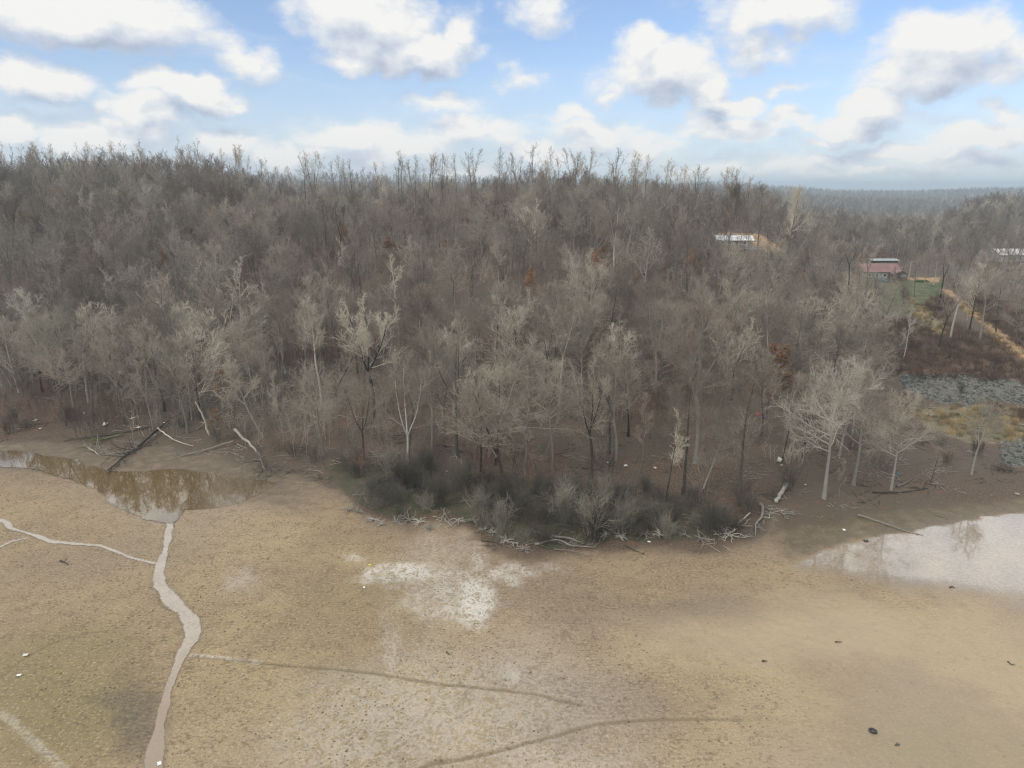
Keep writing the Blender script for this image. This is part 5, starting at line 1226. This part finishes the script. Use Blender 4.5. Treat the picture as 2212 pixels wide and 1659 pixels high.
LT = [(253, 902, .35, 'white', 'small white jug uphill from the white sheet'), (286, 907, .8, 'cream', 'flat cream scrap beyond the white sheet'), (299, 926, .6, 'white', 'white rag by the fallen crown'), (355, 915, .3, 'white', 'white dot of litter above the pale curved log'),
      (471, 928, .5, 'white', 'white scrap beside the brown-leaved bush-like tree'), (182, 894, .3, 'white', 'white dot on the slope left of the white sheet'), (282, 890, .3, 'cream', 'cream dot high above the white sheet'), (75, 910, .7, 'cream', 'scattered pale rag above the left bank'),
      (87, 928, .4, 'white', 'white jug on the left bank'), (1352, 1009, .6, 'white', 'white rag in the wood behind the willows'), (1415, 1012, .55, 'white', 'white rag farther along in the wood behind the willows'), (1313, 1001, .3, 'white', 'white dot near the black-trunked tree'),
      (1164, 968, .35, 'green', 'bright green ball-like litter among the front trees'), (787, 1273, .3, 'white', 'tiny white scrap beside the white mud patch'), (799, 1224, .28, 'yellow', 'tiny yellow scrap beside the white mud patch'), (1402, 1172, .35, 'white', 'white scrap on the mud below the root fringe'),
      (1688, 1006, .4, 'cream', 'small cream lid just below the cream bucket'), (1690, 1107, .35, 'white', 'white scrap in the dark root tangle'), (1823, 1149, .4, 'white', 'white scrap on the damp shore above the water'), (1739, 1048, .3, 'white', 'white dot on the litter near the tall shoreline tree'),
      (42, 1463, .4, 'white', 'white scrap on the olive mud at the lower left'), (345, 1653, .35, 'white', 'white bottle in the stream at the bottom edge'), (2090, 797, .35, 'white', 'white dot above the stony bank'), (57, 1422, .4, 'cream', 'dull scrap on the curved ridge of mud'), (965, 1020, .3, 'white', 'white dot above the gap in the shore brush')]
for i, (X, Y, s_, c_, lab) in enumerate(LT): scrap(X, Y, s_ * 1.15, pal[c_], lab, 30 + i)

# ---------------------------------------------------------------- buildings
def wmat(name, c, sc_=1.2): return simple(name, c, .8, .2, .18, sc_)
redroof = simple('faded_red_metal', (.22, .12, .105), .6, .4, .25, .35); whroof = simple('white_metal_roof', (.66, .66, .64), .4, .4, .08, .4); greyroof = simple('pale_metal_roof', (.58, .54, .52), .5, .4, .15, .4)
dwall = wmat('dark_timber', (.10, .095, .085)); gwall = wmat('grey_siding', (.30, .30, .28)); glass = simple('dark_glass', (.03, .035, .04), .15, .6, .1); white = simple('white_paint', (.75, .75, .72), .6, .3, .06); timber = wmat('brown_timber', (.20, .13, .08))
def gable(w_, d_, zw, rise, ov, th=.12):
    """gable roof shell, ridge along x"""
    m_ = MB(); hw = w_ / 2 + ov; hd = d_ / 2 + ov; e = rise * ov / (d_ / 2)
    for sgn in (-1, 1):
        a_ = [(-hw, sgn * hd, zw - e), (hw, sgn * hd, zw - e), (hw, 0, zw + rise), (-hw, 0, zw + rise)]; b_ = [(p, q, r + th) for p, q, r in a_]
        m_.add(a_ + b_, [(0, 1, 2, 3), (4, 7, 6, 5), (0, 4, 5, 1), (2, 6, 7, 3), (0, 3, 7, 4), (1, 5, 6, 2)])
    return m_
def body(w_, d_, zw, rise):
    m_ = MB(); h = w_ / 2; e = d_ / 2
    V_ = [(-h, -e, -1), (h, -e, -1), (h, e, -1), (-h, e, -1), (-h, -e, zw), (h, -e, zw), (h, e, zw), (-h, e, zw), (-h, 0, zw + rise), (h, 0, zw + rise)]
    m_.add(V_, [(0, 1, 5, 4), (2, 3, 7, 6), (1, 2, 6, 5), (3, 0, 4, 7), (5, 6, 9), (7, 4, 8)]); return m_
def house(name, label, cat, X, Y, w_, d_, zw, rise, wall, roof, rz=0.0, wins=(), doors=(), group=None, loc=None):
    x, y, z = loc or ground(X, Y); t_ = thing(name, label, cat, (x, y, z), rz, group)
    body(w_, d_, zw, rise).build('wall', wall, t_); gable(w_, d_, zw + .01, rise, .5).build('roof', roof, t_)
    for wx, wz in wins:
        f = MB().box((wx, -d_ / 2 - .03, wz), (1.3, .1, 1.2)).build('window', white, t_); MB().box((wx, -d_ / 2 - .09, wz), (1.05, .06, .95)).build('pane', glass, f)
    for wx in doors:
        f = MB().box((wx, -d_ / 2 - .03, 1.05), (1.0, .1, 2.1)).build('door', timber, t_); MB().box((wx + .35, -d_ / 2 - .12, 1.05), (.08, .08, .08)).build('handle', glass, f)
    return t_
x, y, z = ground(1905, 604)
h1 = house('house', 'house with a faded red metal roof and dark walls above the green lawn', 'house', 0, 0, 15.2, 8.5, 3.1, 2.7, gwall, redroof, .06, [(-5.2, 1.6), (-2.2, 1.6), (1.0, 1.6)], [2.8], loc=(x, y + 5, z))
pr = MB(); hw = 2.9; yy0, yy1 = -8.2, -4.3
for sgn in (-1, 1):
    a_ = [(5.6 + sgn * hw, yy0, 2.35), (5.6 + sgn * hw, yy1, 2.35), (5.6, yy1, 3.75), (5.6, yy0, 3.75)]; b_ = [(p, q, r + .12) for p, q, r in a_]; pr.add(a_ + b_, [(0, 1, 2, 3), (4, 7, 6, 5), (0, 4, 5, 1), (2, 6, 7, 3), (0, 3, 7, 4), (1, 5, 6, 2)])
porch = pr.build('porch_roof', redroof, h1)
for px_ in (3.1, 5.6, 8.1): MB().box((px_, -7.9, 1.1), (.2, .2, 2.6)).build('post', dwall, h1)
MB().box((5.6, -6.3, .15), (5.6, 3.9, .3)).build('deck', timber, h1); MB().box((5.6, -7.95, .85), (5.4, .08, .5)).build('railing', dwall, h1)
MB().add([(3.0, -8.1, 2.38), (8.2, -8.1, 2.38), (5.6, -8.1, 3.66), (3.0, -8.0, 2.38), (8.2, -8.0, 2.38), (5.6, -8.0, 3.66)], [(0, 1, 2), (5, 4, 3), (0, 3, 4, 1), (1, 4, 5, 2), (2, 5, 3, 0)]).build('gable_board', dwall, h1)
MB().box((-3, 1.0, 5.9), (.7, .7, 1.4)).build('chimney', gwall, h1)
house('shed', 'long low shed with a pale-edged roof behind the red-roofed house', 'shed', 0, 0, 11, 5, 2.3, .5, dwall, simple('grey_green_roof', (.30, .33, .31), .6, .3, .15, .5), .03, loc=(ground(1900, 590)[0] - 1.0, y + 15, float(H(x, y + 15)) + 2.6))
x, y, z = ground(1593, 536)
house('house', 'house with a bright white metal roof among thin trees on the hill', 'house', 0, 0, 13, 7, 2.7, 1.5, gwall, whroof, -.1, [(-4.5, 1.6), (-1.8, 1.6), (3.6, 1.6)], [.6], loc=(x, y + 6, z))
x, y, z = ground(2210, 568)
house('barn', 'long barn with a pale metal roof at the edge of the photo', 'barn', 0, 0, 26, 10, 3.6, 2.4, wmat('pale_siding', (.42, .40, .36)), greyroof, .04, [(-8, 1.8), (-3, 1.8)], [2], loc=(x + 3, y + 8, z))
for X, Y, w_, rf, lab in ((1779, 441, 20, simple('cream_roof', (.66, .58, .44), .6, .3, .1, .3), 'cream-roofed farm building beyond the wood at the near end of the valley'), (1871, 454, 9, whroof, 'small white-roofed building in the hazy valley'), (1900, 458, 12, greyroof, 'grey-roofed building just past the small white-roofed one in the valley'),
                          (1945, 424, 30, whroof, 'tiny white building on the far hazy hill'), (1962, 421, 36, whroof, 'second tiny white building on the far hazy hill'), (2040, 415, 26, whroof, 'tiny pale building high on the far hill'), (2102, 426, 26, whroof, 'tiny pale building low on the far hill near the dark trees'), (2204, 411, 34, whroof, 'tiny pale building on the far hill at the edge of the photo')):
    x, y, z = ground(X, Y, 9000)
    house('distant_building', lab, 'building', 0, 0, w_, 10, 3.0 + (y > 1500) * 5, 2.0, white if rf is whroof else gwall, rf, 0, (), (), 'distant buildings in the hazy valley', (x, y, z + (y > 1500) * 2))
# pole with its wire
x, y, z, h = hgt(1963, 601, 564)
pole = thing('utility_pole', 'grey wooden utility pole beside the red-roofed house', 'utility pole', (x, y, z))
MB().tube([(0, 0, -.5), (0, 0, h / 2), (0, 0, h)], [.19, .17, .14], 10).build('mast', simple('grey_pole_wood', (.38, .34, .30), .8, .2, .15, 2), pole)
MB().box((0, 0, h - .5), (1.8, .12, .14), .3).build('crossarm', timber, pole)
for q_ in (-.75, 0, .75): MB().lathe((q_ * math.cos(.3), q_ * math.sin(.3), h - .42), [(.001, 0), (.06, .0), (.07, .08), (.04, .16), (.001, .18)], 10).build('insulator', white, pole)
def wire(a_, b_, sag, label):
    a_, b_ = np.array(a_), np.array(b_); t = np.linspace(0, 1, 16)[:, None]; P = a_ * (1 - t) + b_ * t; P[:, 2] -= (sag * 4 * t * (1 - t))[:, 0]
    o = MB().tube(P - a_, np.full(16, .03), 5).build('power_cable', simple('cable_metal', (.5, .5, .5), .4, .5, .1), None, tuple(a_)); tag(o, label, 'cable', 'cables from the utility pole')
wire((x, y, z + h - .3), (x + 26, y + 16, float(H(x + 26, y + 16)) + 10.5), .8, 'thin overhead cable running up and away from the utility pole')
wire((x, y, z + h - .5), (h1.location[0] + 7.5, h1.location[1] - 1, h1.location[2] + 3.6), .4, 'thin overhead cable running from the pole to the red-roofed house')
# cars and yard things
def car(X, Y, mat, label, rz, truck=False):
    x, y, z = ground(X, Y); t_ = thing('parked_car' if not truck else 'pickup_truck', label, 'car' if not truck else 'truck', (x, y, z), rz, None)
    prof = [(-2.15, .35), (-2.2, .8), (-1.9, .95), (-1.2, 1.0), (-.7, 1.42), (.8, 1.45), (1.5, 1.0), (2.15, .9), (2.2, .35)] if not truck else [(-2.5, .45), (-2.5, 1.0), (-1.4, 1.1), (-1.0, 1.75), (.3, 1.78), (.45, 1.15), (2.6, 1.15), (2.6, .45)]
    n_ = len(prof); V_ = [(p, -.85, q) for p, q in prof] + [(p, .85, q) for p, q in prof]; F_ = [(i, (i + 1) % n_, n_ + (i + 1) % n_, n_ + i) for i in range(n_)]
    m_ = MB(); m_.add(V_, F_)
    for off, rv in ((0, 1), (n_, -1)):
        for i in range(1, n_ - 1): m_.F3.append([off, off + i, off + i + 1][::-rv])
    m_.build('body', mat, t_)
    for sy in (-1, 1): MB().box(((.05 if not truck else -.35), sy * .86, 1.2 if not truck else 1.45), (1.4 if not truck else 1.0, .04, .3)).build('window', glass, t_)
    for wx in (-1.35, 1.4):
        for sy in (-1, 1):
            P = [(wx, sy * .72, .33), (wx, sy * .92, .33)]; f = MB().tube(P, [.34, .34], 14).build('wheel', rub, t_); MB().tube([(wx, sy * .921, .33), (wx, sy * .94, .33)], [.18, .18], 10).build('rim', greyroof, f)
car(1608, 546, simple('dark_blue_paint', (.03, .05, .10), .3, .6, .1), 'dark blue car parked below the white-roofed house', .1)
car(1634, 543, simple('white_car_paint', (.75, .75, .73), .3, .6, .05), 'white pickup truck parked beside the white-roofed house', .15, True)
car(2201, 567, simple('silver_paint', (.5, .52, .54), .3, .6, .05), 'silver car parked in front of the barn at the edge of the photo', .5)
car(2186, 586, simple('black_paint', (.03, .03, .035), .3, .6, .1), 'dark car parked lower than the silver one near the barn', .2)
x, y, z = ground(1775, 577)
tr_ = thing('utility_trailer', 'low flat trailer with a white end on the bare slope between the houses', 'trailer', (x, y, z), .05)
MB().box((0, 0, .65), (5.2, 2.0, .15)).build('bed', greyroof, tr_); MB().box((-2.4, 0, 1.0), (.9, 1.7, .55)).build('box', white, tr_); MB().tube([(2.6, 0, .6), (4.0, 0, .45)], [.05, .05], 6).build('drawbar', glass, tr_)
for sy in (-1, 1): MB().tube([(0, sy * .95, .35), (0, sy * 1.15, .35)], [.35, .35], 12).build('wheel', rub, tr_)
def heap(X, Y, lx, ly, h, mat, label, name, cat, seed, rz=0):
    r_ = np.random.default_rng(seed); x, y, z = ground(X, Y); n_, m_ = 18, 8; V_ = []
    for j in range(m_ + 1):
        e = j / m_ * math.pi / 2
        for i in range(n_):
            a_ = i * 2 * math.pi / n_; k_ = 1 + .16 * math.sin(3 * a_ + seed) + r_.normal(0, .05)
            V_.append((lx / 2 * math.cos(a_) * math.cos(e) ** .6 * k_, ly / 2 * math.sin(a_) * math.cos(e) ** .6 * k_, h * math.sin(e) * (1 + r_.normal(0, .06)) - .1))
    F_ = [(j * n_ + i, j * n_ + (i + 1) % n_, (j + 1) * n_ + (i + 1) % n_, (j + 1) * n_ + i) for j in range(m_) for i in range(n_)]
    mm = MB(); mm.add(V_, F_); tag(mm.build(name, mat, None, (x, y, z), rz), label, cat)
heap(1897, 608, 5.5, 2.2, 1.1, simple('teal_tarpaulin', (.06, .14, .15), .5, .4, .4, 1.2), 'long heap under a dark teal tarpaulin in front of the red-roofed house', 'tarpaulin', 'tarpaulin', 3)
heap(1922, 611, 4.0, 1.8, .9, simple('dark_blue_tarpaulin', (.04, .07, .10), .5, .4, .4, 1.2), 'smaller heap under a dark blue tarpaulin beside the porch', 'tarpaulin', 'tarpaulin', 5)
heap(1990, 610, 6.0, 2.6, 1.0, simple('grassy_mound', (.06, .08, .03), .9, .1, .5, 1.5), 'low dark green mound on the lawn by the dirt yard', 'grassy_mound', 'mound', 8)
x, y, z = ground(1891, 634); bt = thing('barrel', 'rusty brown barrel standing on the lawn', 'barrel', (x, y, z))
MB().lathe((0, 0, 0), [(.001, 0), (.42, 0), (.44, .35), (.42, .36), (.44, .7), (.42, .71), (.43, 1.1), (.38, 1.1), (.36, .9), (.001, .9)], 18).build('drum', simple('rusty_steel', (.17, .08, .05), .8, .3, .4, 4), bt)
MB().lathe((0, 0, 0), [(.43, 1.08), (.46, 1.1), (.46, 1.15), (.42, 1.15)], 18).build('rim', rub, bt)
# evergreens near the crest
ce = make_tree(800, Ht=10, clear=.08, l1=34, lr=.24, a_lo=1.35, a_hi=.6, n2=5, n3=4, n4=0, leaves=6500, leaf_size=.34, up1=.06)
ct = mesh_from('trunk', *ce['trunk'], [M['trunk_dark']], True); v, f, fm = both([ce['crown'], ce['leaf']]); cc = mesh_from('crown', v, f, [M['twig_dark'], M['cedar']], False, fm)
PROTO['cedar'] = [(ct, cc, 10)]
for X, Yb, h, lab in ((597, 415, 9, 'small dark evergreen on the crest among bare trunks'), (462, 395, 9, 'dark pine on the crest at the left part of the ridge'), (825, 412, 8, 'small round evergreen on the crest'), (934, 410, 11, 'yellow-green pine on the crest beside the leaning crest trees'), (1014, 408, 11, 'dark green pine on the crest below the dense crowns'),
                      (1040, 412, 9, 'smaller pine beside the dark green one on the crest'), (1225, 425, 9, 'evergreen on the crest where the ridge begins to fall'), (410, 380, 8, 'small pine at the very top of the left ridge'), (1375, 460, 8, 'dark evergreen on the falling shoulder of the ridge')):
    x, y, z = ground(X, Yb); place_tree('cedar', x, y, h, 'evergreen_tree', label=lab, group='evergreens near the crest')

# ---------------------------------------------------------------- the air
hz = bpy.data.materials.new('valley_haze'); hz.use_nodes = True; t = NT(hz.node_tree); t.n.clear()
pvn = t.n.new('ShaderNodeVolumePrincipled'); pvn.inputs['Color'].default_value = (.72, .86, .95, 1); pvn.inputs['Density'].default_value = .00023; pvn.inputs['Anisotropy'].default_value = .1
o_ = t.n.new('ShaderNodeOutputMaterial'); t.l.new(pvn.outputs[0], o_.inputs['Volume'])
mb = MB(); mb.box((0, 2450, 41), (22600, 13000, 114)); tag(mb.build('haze', hz), kind='stuff')
bpy.data.objects['haze'].display_type = 'WIRE'
print('things', sum(1 for o in bpy.data.objects if 'category' in o), 'done', round(time.time() - T0, 1))

# things that look alike get their order along the row added to the label
ORD = ['first', 'second', 'third', 'fourth', 'fifth', 'sixth', 'seventh', 'eighth', 'ninth', 'tenth', 'eleventh', 'twelfth', 'thirteenth', 'fourteenth', 'fifteenth', 'sixteenth', 'seventeenth', 'eighteenth', 'nineteenth', 'twentieth']
same = {}
for o in list(col.objects):
    if 'category' in o and 'label' in o: same.setdefault(o['label'], []).append(o)
for lab, L_ in same.items():
    if len(L_) < 2: continue
    L_.sort(key=lambda o: float(proj(o.location.x, o.location.y, o.location.z)[0]))
    for i, o in enumerate(L_): o['label'] = lab + ', ' + (ORD[i] if i < 20 else 'last') + ' from the left'
